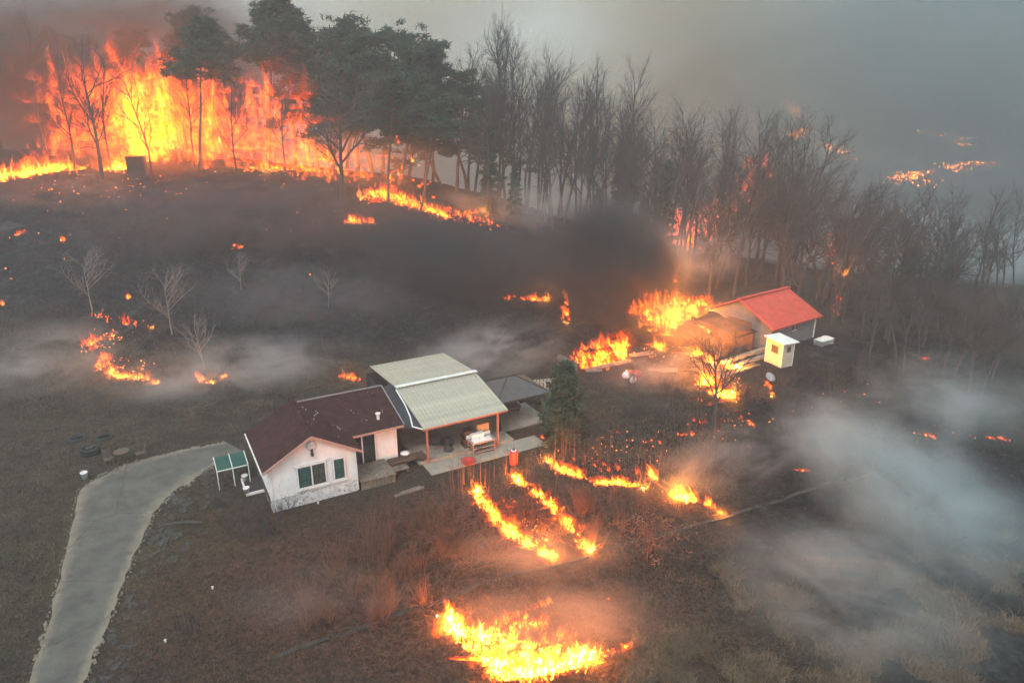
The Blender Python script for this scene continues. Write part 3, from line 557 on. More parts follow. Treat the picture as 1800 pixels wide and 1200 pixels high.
dsh = thing('satellite_dish', 'round grey satellite dish lying below the outhouse', 'dish', (*G(1352, 668)[:2], gz(*G(1352, 668)[:2])), .5); b = MB(); b.lathe([(.02, .0), (.25, .05), (.42, .15), (.43, .17), (.25, .08), (.03, .03)], 18); o = b.obj('dish', M['steel'], dsh, True); o.rotation_euler = (R(40), 0, 0); o.location = (0, 0, .3); MB().bar((0, 0, -.1), (0, 0, .3), .06).obj('mast', M['dark'], dsh)
# yard clutter between gazebo and shed
rt = thing('red_tub', 'round red tub among junk near the log fire', 'tub', (*P(1115, 664)[:2], 0)); MB().lathe([(.42, 0), (.5, .5), (.53, .52), (.4, .5)], 16).obj('tub', M['red'], rt, True)
for px, py, lb, s in ((1101, 664, 'white sack left of the red tub', .38), (1113, 672, 'white sack in front of the red tub', .32)):
    o = thing('sack', lb, 'sack', (*P(px, py)[:2], 0), px, 'sacks by the red tub'); ob = MB().lathe([(s * .8, 0), (s, s * .5), (s * .7, s * 1.2), (s * .25, s * 1.5), (s * .3, s * 1.7)], 9).obj('bag', M['white'], o, True)
    for v in ob.data.vertices: v.co.x *= random.uniform(.8, 1.1)
lw = thing('low_wall', 'low pale block wall right of the red tub', 'wall', (*P(1140, 656)[:2], 0), R(5))
for k in range(5): MB().box(k * .5, k * .5 + .47, 0, .25, -.2, .32 + random.uniform(-.05, .05)).obj('block', M['concrete'], lw)
for px, py, rz, L_, lb in ((1075, 645, .5, 5.0, 'long charred timber in front of the log fire'), (1130, 626, .35, 2.2, 'pale planks lying right of the log fire'), (1046, 655, .1, 1.4, 'yellowish planks below the log fire'), (1300, 655, .6, 5.5, 'long grey timber left of the outhouse')):
    o = thing('timber', lb, 'timber', (*P(px, py)[:2], .05), rz, 'timbers in the burning yard')
    for k in range(3): MB().bar((-L_ / 2, k * .25, .05), (L_ / 2 - random.random() * .4, k * .25 + random.uniform(-.1, .1), .08), .18, .08).obj('plank', M['wood'], o)
lp = thing('log_pile', 'burning stack of split logs', 'log pile', (*P(1052, 636)[:2], 0), .4)
for r_ in range(5):
    for k in range(12 - r_): b = MB(); b.bar((-2.2 + k * .34 + r_ * .17 + random.uniform(-.04, .04), -.5, .17 + r_ * .28), (-2.2 + k * .34 + r_ * .17, .5, .17 + r_ * .28), .3, sides=7); b.obj('log', M['char'], lp)
fb = thing('board_fence', 'leaning pale board fence between gazebo and log fire', 'fence', (*P(1015, 655)[:2], 0), R(125))
for k in range(9): MB().box(k * .3, k * .3 + .26, -.02, .02, -.1, .9 + random.uniform(-.1, .1)).obj('board', M['wood'], fb)
MB().box(0, 2.7, .021, .07, .5, .6).obj('rail', M['wood'], fb)
fb = thing('pale_fence', 'pale slatted fence panel right of the gazebo', 'fence', (*P(925, 690)[:2], 0), R(14))
for k in range(11): MB().box(k * .28, k * .28 + .2, -.02, .02, -.1, 1.0).obj('slat', M['cream'], fb)
MB().box(0, 3.1, .021, .07, .7, .8).obj('rail', M['cream'], fb)
p = G(244, 312); bx = thing('dark_box', 'dark upright box silhouetted against the hillside flames', 'box', (p[0], p[1], gz(p[0], p[1])), .3); MB().box(-1.0, 1.0, -.8, .8, -.3, 2.3).obj('body', M['dark'], bx); MB().box(-1.1, 1.1, -.9, .9, 2.301, 2.4).obj('lid', M['dark'], bx)
p = G(318, 1118); tr = thing('wire_trellis', 'black wire trellis standing in the weeds', 'trellis', (p[0], p[1], gz(p[0], p[1])), .3)
for k in range(6): MB().bar((k * .16, 0, -.1), (k * .16, 0, 1.1), .02).obj('bar', M['dark'], tr)
for z in (.2, .6, 1.0): MB().bar((0, 0, z), (.8, 0, z), .02).obj('cross_bar', M['dark'], tr)
p = G(318, 936); lg = thing('dead_branch', 'dead dark branch lying on the stone bank', 'branch', (p[0], p[1], gz(p[0], p[1]) + .35), .1); MB().tube([(-.9, -.1, .05), (-.2, 0, .1), (.5, .05, .08), (1.1, .1, 0)], .07).obj('stem', M['bark'], lg); MB().tube([(-.5, -.05, .07), (-.7, -.6, .0)], .05).obj('fork', M['bark'], lg)
for k, (px, py) in enumerate(((376, 1046), (292, 1133), (560, 890), (768, 1085))):
    p = G(px, py); o = thing('litter', ['white cup on bare weeds below the drive', 'white scrap near the wire trellis', 'pale scrap below the house plinth', 'white post stub by the foreground flames', 'pale scrap on the ash behind the carport', 'pale tin on the burnt field', 'pale disc by the ember on the burnt slope', 'pale scrap at the left edge of the field'][k], 'litter', (p[0], p[1], gz(p[0], p[1])), k, 'scattered pale litter'); s = .055
    MB().lathe([(s * .7, 0), (s, s * 2.2), (s * .8, s * 2.3)], 8).obj('cup', M['white'], o)

# ------------------------------------------------------------------ trees
def tubes(segs, sides):
    segs = np.array(segs); p, q, r0, r1 = segs[:, :3], segs[:, 3:6], segs[:, 6], segs[:, 7]; a = q - p; a = a / (np.linalg.norm(a, axis=1, keepdims=True) + 1e-9)
    up = np.where(np.abs(a[:, 2:3]) < .9, np.array([[0, 0, 1.]]), np.array([[0, 1., 0]])); x = np.cross(a, up); x /= np.linalg.norm(x, axis=1, keepdims=True); y = np.cross(x, a); V = []
    for c, r in ((p, r0), (q, r1)):
        for k in range(sides): t = 2 * math.pi * k / sides; V.append(c + (x * math.cos(t) + y * math.sin(t)) * r[:, None])
    V = np.stack(V, 1); n_ = len(segs); base = (np.arange(n_) * 2 * sides)[:, None, None]
    f = np.array([[k, (k + 1) % sides, sides + (k + 1) % sides, sides + k] for k in range(sides)])[None]
    return V.reshape(-1, 3), (base + f).reshape(-1, 4)
def nrm(v): return v / (np.linalg.norm(v) + 1e-9)
def grow(p, d, L, r, lvl, rg, out, spec):
    n_ = spec['n'][lvl]; pts = [p]; q = p.copy(); dd = d.copy()
    for i in range(n_):
        dd = nrm(dd + rg.normal(0, spec['wob'][lvl], 3) + np.array([0, 0, spec['up'][lvl]])); q2 = q + dd * L / n_; f0, f1 = 1 - i / n_, 1 - (i + 1) / n_
        out[lvl].append((*q, *q2, r * (.3 + .7 * f0), r * (.3 + .7 * f1))); q = q2; pts.append(q)
    if lvl + 1 < len(spec['n']):
        m_ = spec['kids'][lvl]
        for k in range(m_):
            t = spec['from'][lvl] + (1 - spec['from'][lvl]) * (k + rg.random()) / m_; f = t * n_; i = min(int(f), n_ - 1); b = pts[i] + (pts[i + 1] - pts[i]) * (f - i)
            ax = nrm(pts[i + 1] - pts[i]); s = nrm(np.cross(ax, rg.normal(0, 1, 3))); an = spec['ang'][lvl] * rg.uniform(.7, 1.25)
            nd = nrm(ax * math.cos(an) + s * math.sin(an)); LL = L * spec['len'][lvl] * rg.uniform(.65, 1.2) * (1 - .45 * t if lvl == 0 else 1 - .3 * t)
            grow(b, nd, LL, r * spec['rr'][lvl] * (1 - .5 * t), lvl + 1, rg, out, spec)
def bare(seed, spec, L, r, lean=.06):
    rg = np.random.default_rng(seed); out = [[] for _ in spec['n']]; grow(np.zeros(3), nrm(np.array([rg.normal(0, lean), rg.normal(0, lean), 1])), L, r, 0, rg, out, spec)
    return out
TALL = dict(n=[7, 4, 3, 2], wob=[.06, .12, .16, .2], up=[.02, .12, .06, .05], kids=[20, 8, 5], **{'from': [.27, .15, .1]}, ang=[.6, .6, .65], len=[.36, .52, .6], rr=[.5, .55, .7])
WIDE = dict(n=[4, 5, 3, 2], wob=[.06, .14, .18, .2], up=[.0, .08, .04, .02], kids=[13, 10, 8], **{'from': [.28, .2, .1]}, ang=[.85, .65, .7], len=[.85, .5, .5], rr=[.6, .5, .5])
SPREAD = dict(n=[6, 5, 3, 2], wob=[.09, .15, .18, .22], up=[.01, .09, .04, .02], kids=[13, 9, 6], **{'from': [.3, .18, .1]}, ang=[.62, .62, .7], len=[.56, .5, .5], rr=[.55, .55, .7])
def tree_data(name, out, tm_, cm_):
    V, F_ = tubes(out[0], 7); t_ = mesh_np(name + '_trunk', V, F_); t_.materials.append(tm_)
    V1, F1 = tubes(out[1], 4); V2, F2 = tubes(sum(out[2:], []), 3); c_ = mesh_np(name + '_crown', np.concatenate([V1, V2]), np.concatenate([F1, F2 + len(V1)])); c_.materials.append(cm_); return t_, c_
TREES = [tree_data('bare', bare(20 + k, TALL, 16, .17), M['bark'], M['twig']) for k in range(7)]
STREES = [tree_data('spreading', bare(120 + k, SPREAD, 13, .2), M['bark'], M['twig']) for k in range(6)]
WTREES = [tree_data('wide', bare(50 + k, WIDE, 9, .22), M['bark'], M['twig']) for k in range(4)]
PTREES = [tree_data('young', bare(70 + k, WIDE, 5, .07), M['paletwig'], M['paletwig']) for k in range(2)]
def needles(cl, nb, size, rg, flat=.5):
    cl = np.array(cl); c = np.repeat(cl[:, :3], nb, 0); s = np.repeat(cl[:, 3], nb)[:, None]; n_ = len(c)
    d = rg.normal(0, 1, (n_, 3)); d[:, 2] = d[:, 2] * flat + .25; d /= np.linalg.norm(d, axis=1, keepdims=True); o = c + rg.normal(0, .45, (n_, 3)) * s * [1, 1, flat]
    w = np.cross(d, rg.normal(0, 1, (n_, 3))); w /= np.linalg.norm(w, axis=1, keepdims=True); L = size * rg.uniform(.6, 1.3, (n_, 1)); V = np.stack([o - w * L * .16, o + w * L * .16, o + d * L], 1).reshape(-1, 3)
    return V, np.arange(n_ * 3).reshape(-1, 3)
def pine(seed, H_=17, c0=.38):
    rg = np.random.default_rng(seed); segs = []; p = np.zeros(3); d = nrm(np.array([rg.normal(0, .12), rg.normal(0, .12), 1])); pts = [p]
    for i in range(8): d = nrm(d + rg.normal(0, .09, 3) + [0, 0, .06]); q = p + d * H_ * .95 / 8; segs.append((*p, *q, .24 * (1 - i / 10), .24 * (1 - (i + 1) / 10))); p = q; pts.append(p)
    limbs = []; cl = []
    for k in range(28):
        t = c0 + (1 - c0) * (k + rg.random()) / 28; f = t * 8; i = min(int(f), 7); b = pts[i] + (pts[i + 1] - pts[i]) * (f - i); a = rg.uniform(0, 6.28); L = (1.15 - t) * 6.5 * rg.uniform(.6, 1.15) + .7; dd = np.array([math.cos(a), math.sin(a), rg.uniform(.05, .45)]); q = b.copy()
        for j in range(4):
            dd = nrm(dd + rg.normal(0, .18, 3)); q2 = q + dd * L / 4; limbs.append((*q, *q2, .07 * (1 - j / 5), .07 * (1 - (j + 1) / 5)))
            if j > 0:
                for _ in range(4): cl.append((*(q2 + rg.normal(0, .5, 3) * [1, 1, .45] + [0, 0, .15]), rg.uniform(.35, .8)))
            q = q2
    for _ in range(8): cl.append((*(pts[-1] + rg.normal(0, .6, 3)), .7))
    V, F_ = tubes(segs, 7); t_ = mesh_np('pine_trunk', V, F_); t_.materials.append(M['pinebark']); V, F_ = tubes(limbs, 4); l_ = mesh_np('pine_limbs', V, F_); l_.materials.append(M['pinebark'])
    V, F_ = needles(cl, 34, .55, rg); c_ = mesh_np('pine_crown', V, F_); c_.materials.append(M['needle']); return t_, l_, c_
def conifer(seed, H_=12, wid=2.2):
    rg = np.random.default_rng(seed); cl = []; limbs = []
    for k in range(46):
        t = .1 + .88 * k / 46; a = k * 2.4; L = wid * (1 - t) ** .8 * rg.uniform(.7, 1.15) + .15; e = np.array([math.cos(a) * L, math.sin(a) * L, H_ * t - L * .12]); limbs.append((0, 0, H_ * t, *e, .04, .01))
        for j in range(4): f = .3 + .7 * (j + rg.random()) / 4; cl.append((e[0] * f, e[1] * f, H_ * t + (e[2] - H_ * t) * f, .28 + .12 * (1 - t)))
    V, F_ = tubes([(0, 0, 0, 0, 0, H_ * .5, .16, .1), (0, 0, H_ * .5, 0, 0, H_, .1, .015)], 7); t_ = mesh_np('conifer_trunk', V, F_); t_.materials.append(M['bark']); V, F_ = tubes(limbs, 3); l_ = mesh_np('conifer_limbs', V, F_); l_.materials.append(M['bark'])
    V, F_ = needles(cl, 44, .42, rg, .7); c_ = mesh_np('conifer_crown', V, F_); c_.materials.append(M['needle']); return t_, l_, c_
PINES = [pine(80 + k, 17, .27) for k in range(5)]; HIGH = [pine(180 + k, 18.5, .62) for k in range(4)]; CONS = [conifer(90 + k) for k in range(3)]
def plant(name, label, cat, data, x, y, s, group=None, parts=('trunk', 'crown'), rz=None, sz=None, sink=.15):
    o = thing(name, label, cat, (x, y, gz(x, y) - sink), random.uniform(0, 6.28) if rz is None else rz, group); o.scale = (s, s, s * (sz or 1))
    for nm, me in zip(parts, data):
        q = link(nm, me, None, o)
        if nm in ('stems', 'limbs'): q['kind'] = 'stuff'
    return o
PP = ('trunk', 'limbs', 'crown')
def put(px, py, dist, base=False):
    p = at(px, py, dist); return p[0], p[1]
# pines on the left ridge: crown top pixel, ground distance, label
for k, (px, dist, s, lb) in enumerate([(330, 94, .92, 'large dark pine above the hillside blaze, left of the two tallest'), (400, 91, 1.02, 'broad dark pine looming over the hillside blaze'), (470, 93, 1.12, 'tallest dark pine at the top of the picture above the blaze'), (250, 96, .85, 'pine wrapped in flames in the heart of the hillside blaze'),
        (560, 92, 1.12, 'dark round-topped pine right of the gap in the smoke'), (605, 89, 1.1, 'dense pine behind the forked bare tree'), (655, 93, 1.12, 'dense pine in the middle of the dark ridge row'), (700, 90, 1.05, 'dense pine above the crooked burning trunks'), (745, 92, 1.05, 'pine at the right of the dark ridge row'), (775, 95, .95, 'slim pine where the ridge row meets bare trees'),
        (820, 96, .98, 'pointed pine standing among the bare ridge trees'), (520, 97, 1.0, 'pine half hidden by grey smoke on the ridge'), (680, 84, .8, 'small crooked pine burning on the slope line'), (735, 83, .78, 'thin crooked pine over the burning slope line'), (350, 88, .95, 'leaning pine in front of the blaze core'), (540, 95, 1.05, 'pine at the left end of the dark ridge row'), (672, 98, 1.12, 'pine at the back between the middle ridge pines'), (760, 98, 1.0, 'pine behind the right end of the ridge row'), (800, 93, .9, 'short pine in front of the pointed one'), (850, 97, .92, 'last pine before the bare ridge trees'), (585, 96, 1.15, 'pine behind the round-topped one on the ridge'), (630, 97, 1.1, 'pine between the two dense ridge pines'), (718, 97, 1.1, 'pine at the back of the dark ridge row')]):
    x, y = put(px, 300, dist); plant('pine_tree', lb, 'pine', HIGH[k % 4] if px < 530 or px in (680, 735) else PINES[k % 5], x, y, s, 'pines on the ridge', PP)
for k, (px, dist, s, lb) in enumerate([(862, 88, .9, 'conical green conifer at the left of the bare wood'), (1092, 96, 1.15, 'tall slim conifer among bare ridge trees'), (1165, 90, 1.1, 'dark layered conifer left of the burning trees'), (1130, 86, .7, 'short conifer in front of the layered one'), (905, 86, .62, 'low conifer in the smoke at the wood edge'), (1615, 66, .75, 'green conifer inside the right-hand wood'), (1050, 84, .7, 'dim conifer in the drifting smoke')]):
    x, y = put(px, 400, dist); plant('conifer_tree', lb, 'conifer', CONS[k % 3], x, y, s, 'conifers in the wood', PP)
# bare wood
wood = 'bare trees of the wood'
def wood_row(n_, pxs, dist, smin, smax, lb, data=TREES, jit=14, dj=4, sz=None):
    for i in range(n_):
        px = pxs[0] + (pxs[1] - pxs[0]) * (i + .5) / n_ + random.uniform(-jit, jit); d = (dist[0] + (dist[1] - dist[0]) * (px - pxs[0]) / (pxs[1] - pxs[0])) + random.uniform(-dj, dj)
        x, y = put(px, 450, d); plant('bare_tree', lb, 'tree', random.choice(data), x, y, random.uniform(smin, smax), wood + ': ' + lb, sz=sz)
wood_row(20, (800, 1090), (98, 99), 1.05, 1.25, 'tall bare tree on the ridge right of the pines', TREES + STREES)
wood_row(14, (850, 1110), (90, 92), .95, 1.15, 'bare tree in the front row of the ridge')
wood_row(24, (1100, 1420), (97, 84), 1.0, 1.15, 'bare tree of the wood behind the burning shed', STREES + TREES)
wood_row(15, (1120, 1480), (88, 76), .9, 1.05, 'bare tree at the wood edge behind the red roof', STREES)
wood_row(20, (1380, 1700), (80, 66), .68, .84, 'bare tree of the wood right of the red roof', STREES)
wood_row(14, (1440, 1800), (70, 54), .52, .66, 'slim bare tree on the slope at the right edge', STREES)
wood_row(10, (1560, 1820), (58, 49), .44, .56, 'low bare tree at the lower right edge of the wood', STREES, dj=3)
wood_row(20, (1500, 1900), (86, 78), .6, .76, 'bare tree deep in the right-hand wood', STREES + TREES)
wood_row(4, (0, 330), (99, 97), .85, 1.05, 'bare tree drowned in orange smoke behind the left fire line')
wood_row(6, (120, 540), (87, 87), .7, .95, 'bare tree silhouetted against the hillside blaze')
for px, d, s, lb, dat in [(607, 82, 1.35, 'large forked bare tree standing alone below the pine row', WTREES[0]), (200, 84, 1.2, 'bare tree in front of the brightest hillside flames', WTREES[1]), (1255, 77, 1.0, 'crooked bare tree with a bent limb behind the burning annex', WTREES[2]), (1490, 68, 1.15, 'spreading bare tree with dense twigs right of the red roof', WTREES[3]), (1395, 78, 1.25, 'spreading bare tree above the red roof', WTREES[0]), (1590, 62, .95, 'spreading bare tree in the right-hand wood', WTREES[1]), (1660, 60, .85, 'round-crowned bare tree near the right edge', WTREES[2])]:
    x, y = put(px, 420, d); plant('bare_tree', lb, 'tree', dat, x, y, s, wood)
def plant_px(name, lb, cat, data, px, py, s, group, **kw):
    p = G(px, py); return plant(name, lb, cat, data, p[0], p[1], s, group, **kw)
for px, py, s, lb in ((303, 590, .95, 'pale young bare tree at the edge of the ash field'), (163, 550, .9, 'pale bare sapling above the ring of flames'), (360, 650, .75, 'pale low sapling by the small curved flames'), (578, 545, .6, 'pale small sapling on the ash behind the house'), (425, 515, .6, 'thin pale sapling high on the burnt field')): plant_px('sapling', lb, 'sapling', PTREES[px % 2], px, py, s, 'pale saplings on the field')
plant_px('bare_tree', 'dark bare tree in front of the brightest yard fire', 'tree', WTREES[3], 1254, 745, .62, wood)
plant_px('conifer_tree', 'bushy green conifer right of the gazebo', 'conifer', conifer(99, 5.6, 1.9), 990, 775, 1.0, 'conifers in the wood', parts=PP)

# shrubs: many-stemmed, thin
SH = dict(n=[4, 3, 2], wob=[.12, .2, .22], up=[.03, .02, 0], kids=[6, 5], **{'from': [.25, .15]}, ang=[.5, .6], len=[.5, .5], rr=[.5, .5])
ST = dict(n=[5, 3], wob=[.04, .12], up=[.06, .05], kids=[7], **{'from': [.4]}, ang=[.35], len=[.22], rr=[.45])
BR = dict(n=[7, 3], wob=[.16, .2], up=[-.16, -.05], kids=[6], **{'from': [.3]}, ang=[.6], len=[.25], rr=[.5])
def shrub(seed, spec, ns, L, r, tilt, spread, m_):
    rg = np.random.default_rng(seed); out = [[] for _ in spec['n']]
    for _ in range(ns): a = rg.uniform(0, 6.28); tl = abs(rg.normal(0, tilt)); grow(np.array([math.cos(a), math.sin(a), 0]) * spread * rg.random() + [0, 0, -.05], nrm(np.array([math.cos(a) * tl, math.sin(a) * tl, 1])), L * rg.uniform(.55, 1.15), r, 0, rg, out, spec)
    V, F_ = tubes(sum(out, []), 3); me = mesh_np('stems', V, F_); me.materials.append(m_); return (me,)
SHR = [shrub(200 + k, SH, 18, 1.7, .02, .45, .3, M['redtwig']) for k in range(4)]; STE = [shrub(220 + k, ST, 8, 3.0, .015, .14, 1.1, M['redtwig']) for k in range(4)]; BRM = [shrub(240 + k, BR, 24, 2.4, .02, .8, .5, M['redtwig']) for k in range(3)]
DSH = [shrub(260 + k, SH, 18, 1.8, .016, .5, .4, M['twig']) for k in range(3)]
def patch(n_, box, data, lb, group, smin=.7, smax=1.2, name='bare_shrub'):
    for i in range(n_):
        px = random.uniform(box[0], box[2]); py = random.uniform(box[1], box[3]); plant_px(name, lb, 'shrub', random.choice(data), px, py, random.uniform(smin, smax), group, parts=('stems',), sink=.05)
patch(12, (960, 770, 1300, 850), STE, 'tall thin russet stems in the burning thicket below the conifer', 'thicket stems', .7, 1.15, 'thin_stems')
patch(6, (780, 830, 960, 890), STE, 'tall thin russet stems in front of the terrace', 'terrace stems', .7, 1.0, 'thin_stems')
patch(16, (780, 900, 960, 1010), BRM, 'arching russet bramble left of the twin flame lines', 'brambles', .7, 1.05, 'bramble')
patch(22, (880, 880, 1130, 960), SHR, 'russet shrub between and beside the twin flame lines', 'shrubs by flame lines', .6, 1.0)
patch(24, (640, 900, 800, 1020), SHR, 'russet shrub on the slope below the house', 'shrubs below house', .6, 1.0)
patch(18, (500, 1000, 760, 1110), SHR, 'russet shrub on the lower slope left of the big flames', 'shrubs on lower slope', .6, .95)
patch(16, (1020, 680, 1240, 780), DSH, 'grey leafless shrub between conifer and yard fires', 'grey yard shrubs', .7, 1.2)
patch(14, (1290, 640, 1520, 760), DSH, 'charred shrub below the outhouse', 'charred shrubs', .7, 1.3)
patch(10, (1480, 560, 1760, 720), DSH, 'charred shrub at the foot of the right-hand wood', 'charred wood-edge shrubs', .8, 1.4)
patch(10, (380, 860, 480, 960), DSH, 'leafless weed shrub on the bank left of the house', 'bank shrubs', .4, .7)
patch(34, (280, 420, 1120, 630), DSH, 'charred low shrub on the ash field', 'charred field shrubs', .5, 1.0)
patch(12, (20, 560, 420, 720), DSH, 'thin grey shrub on the smoky left field', 'field shrubs', .5, .9)
plant_px('bare_shrub', 'dark leafless shrub against the white house plinth', 'shrub', DSH[0], 500, 905, 1.0, None, parts=('stems',)); plant_px('bare_shrub', 'reddish brush bush glowing behind the log fire', 'shrub', SHR[1], 1057, 572, 1.6, None, parts=('stems',))
lt = plant_px('leafy_tree', 'small tree with russet dead leaves below the fire lines', 'tree', tree_data('leafy', bare(300, WIDE, 2.0, .05), M['redtwig'], M['redtwig']), 1137, 985, 1.0, None)
rg = np.random.default_rng(4); V, F_ = needles([(*(rg.normal(0, 1, 3) * [.75, .75, .3] + [0, 0, 1.9]), .4) for _ in range(60)], 12, .17, rg, .8); me = mesh_np('leaves', V, F_); me.materials.append(M['leaf']); link('leaves', me, None, lt)

# ------------------------------------------------------------------ grass and litter (uncountable)
def blades(name, label, n_, samp, hh, wd, m_, lean=.5, seed=1):
    rg = np.random.default_rng(seed); p = samp(rg, n_); n_ = len(p); z = h(p[:, 0], p[:, 1]) - .02; d = rg.normal(0, lean, (n_, 2)); L = hh * rg.lognormal(0, .35, n_); a = rg.uniform(0, 6.28, n_); w = np.stack([np.cos(a), np.sin(a)], 1) * wd * rg.uniform(.6, 1.4, (n_, 1))
    b0 = np.c_[p, z]; m0 = b0 + np.c_[d * L[:, None] * .4, L * .6]; t0 = b0 + np.c_[d * L[:, None] * 1.1, L * .85]; W3 = np.c_[w, np.zeros(n_)]
    V = np.stack([b0 - W3, b0 + W3, m0 + W3 * .7, m0 - W3 * .7, t0], 1).reshape(-1, 3); k = np.arange(n_)[:, None] * 5
    F_ = np.concatenate([k + [0, 1, 2], k + [0, 2, 3], k + [3, 2, 4]]); return link(name, mesh_np(name, V, F_), m_, None, kind='stuff', label=label, category='grass')
def from_poly(poly, clump=0.0, thr=0.0):
    Wp = np.array([G(*p)[:2] for p in poly]); lo, hi = Wp.min(0), Wp.max(0)
    def f(rg, n_):
        q = rg.uniform(lo, hi, (n_ * 4, 2)); ins = np.zeros(len(q), bool); j = len(Wp) - 1
        for i in range(len(Wp)):
            xi, yi = Wp[i]; xj, yj = Wp[j]; ins ^= ((yi > q[:, 1]) != (yj > q[:, 1])) & (q[:, 0] < (xj - xi) * (q[:, 1] - yi) / (yj - yi + 1e-12) + xi); j = i
        if thr: ins &= fbm(q[:, 0] * .8, q[:, 1] * .8, 21) > thr + rg.normal(0, .03, len(q))
        dd = segdist(q[:, 0], q[:, 1], DM) > 1.75 + .5 * vnoise(q[:, 0] * 1.5, q[:, 1] * 1.5, 40); qa, qb = q[:, 0] - house.location.x, q[:, 1] - house.location.y
        la, lb_ = qa * math.cos(HA) + qb * math.sin(HA), -qa * math.sin(HA) + qb * math.cos(HA); ho = (la > -.1) & (la < 19.5) & (lb_ > -.6 - .0) & (lb_ < 11) & ~((la < 4.9) & (lb_ < -.05)) & ~((la < 9) & (la > 7) & (lb_ < .5))
        return q[ins & dd & ~ho][:n_]
    return f
blades('dry_grass', 'tall straw coloured dry grass on the lower right slope', 36000, from_poly([(1080, 1260), (1130, 1060), (1300, 985), (1420, 990), (1560, 1000), (1700, 1060), (1750, 1200), (1700, 1290)], thr=.49), .34, .012, M['straw'], .6, 2)
blades('dry_grass', 'patchy straw grass in the smoke at the right edge', 9000, from_poly([(1600, 980), (1800, 940), (1850, 1150), (1680, 1120)], thr=.5), .4, .012, M['straw'], .6, 3)
blades('weeds', 'short brown weeds on the slope below the house', 36000, from_poly([(150, 1290), (330, 870), (480, 905), (640, 880), (900, 850), (1200, 880), (1300, 930), (1180, 1290)]), .15, .012, M['russet'], .9, 4)
blades('weeds', 'brown and olive weeds left of the drive', 45000, from_poly([(-60, 1290), (-60, 740), (130, 760), (420, 700), (640, 660), (450, 780), (130, 860), (50, 1200), (20, 1290)]), .13, .013, M['stubble'], .9, 5)
blades('weeds', 'thin stubble on the smoky left field', 22000, from_poly([(-60, 740), (-60, 560), (300, 600), (640, 640), (420, 740)]), .22, .016, M['stubble'], .7, 6)
blades('weeds', 'brown weeds in the thicket between terrace and yard fires', 24000, from_poly([(900, 830), (960, 770), (1050, 670), (1250, 690), (1330, 760), (1280, 880)]), .22, .013, M['stubble'], .8, 7)
blades('burnt_stubble', 'black stubble on the burnt field and slopes', 26000, from_poly([(250, 640), (300, 400), (1150, 380), (1200, 560), (900, 620), (600, 640)]), .2, .02, M['char'], .6, 8)
blades('burnt_stubble', 'black stubble on the burnt right slope', 24000, from_poly([(1250, 900), (1400, 650), (1800, 640), (1850, 950), (1500, 960)]), .18, .016, M['char'], .7, 9)

# ------------------------------------------------------------------ fire
def flamemat():
    m = bpy.data.materials.new('flame'); m.use_nodes = True; t = m.node_tree; t.nodes.remove(t.nodes['Principled BSDF']); o = t.nodes['Material Output']; N = t.nodes.new; L = t.links.new
    def attr(n_): a = N('ShaderNodeAttribute'); a.attribute_name = n_; return a.outputs['Fac']
    def mt(op, a, b_=0.0, cl=False):
        x = N('ShaderNodeMath'); x.operation = op; x.use_clamp = cl
        for k, q in enumerate((a, b_)):
            if isinstance(q, (int, float)): x.inputs[k].default_value = q
            else: L(q, x.inputs[k])
        return x.outputs[0]
    u = attr('fu'); v = attr('fv'); he = attr('fheat'); tc = N('ShaderNodeTexCoord'); nz = N('ShaderNodeTexNoise'); nz.inputs['Scale'].default_value = 3.2; nz.inputs['Detail'].default_value = 5; nz.inputs['Roughness'].default_value = .7; mpf = N('ShaderNodeMapping'); mpf.inputs['Scale'].default_value = (1.6, 1.6, .7); L(tc.outputs['Object'], mpf.inputs[0]); L(mpf.outputs[0], nz.inputs[0])
    edge = mt('POWER', mt('SUBTRACT', 1.0, mt('MULTIPLY', u, u), True), 1.7); tip = mt('POWER', mt('SUBTRACT', 1.0, v, True), .7)
    nn = mt('MULTIPLY', mt('SUBTRACT', nz.outputs[0], .36, True), 4.5, True); I = mt('MULTIPLY', mt('MULTIPLY', mt('MULTIPLY', edge, tip), nn), he)
    r = N('ShaderNodeValToRGB'); e = r.color_ramp.elements; e[0].position = 0; e[0].color = (0, 0, 0, 1); e[1].position = 1; e[1].color = (1, .46, .06, 1)
    for p_, c_ in ((.12, (.09, .006, .0, 1)), (.35, (.42, .05, .002, 1)), (.65, (.8, .19, .008, 1))): q = e.new(p_); q.color = c_
    L(I, r.inputs[0]); em = N('ShaderNodeEmission'); em.inputs[1].default_value = 2.7; L(r.outputs[0], em.inputs[0]); tr_ = N('ShaderNodeBsdfTransparent'); ad = N('ShaderNodeAddShader'); L(em.outputs[0], ad.inputs[0]); L(tr_.outputs[0], ad.inputs[1]); L(ad.outputs[0], o.inputs[0])
    m.cycles.emission_sampling = 'NONE'; return m
M['flame'] = flamemat()
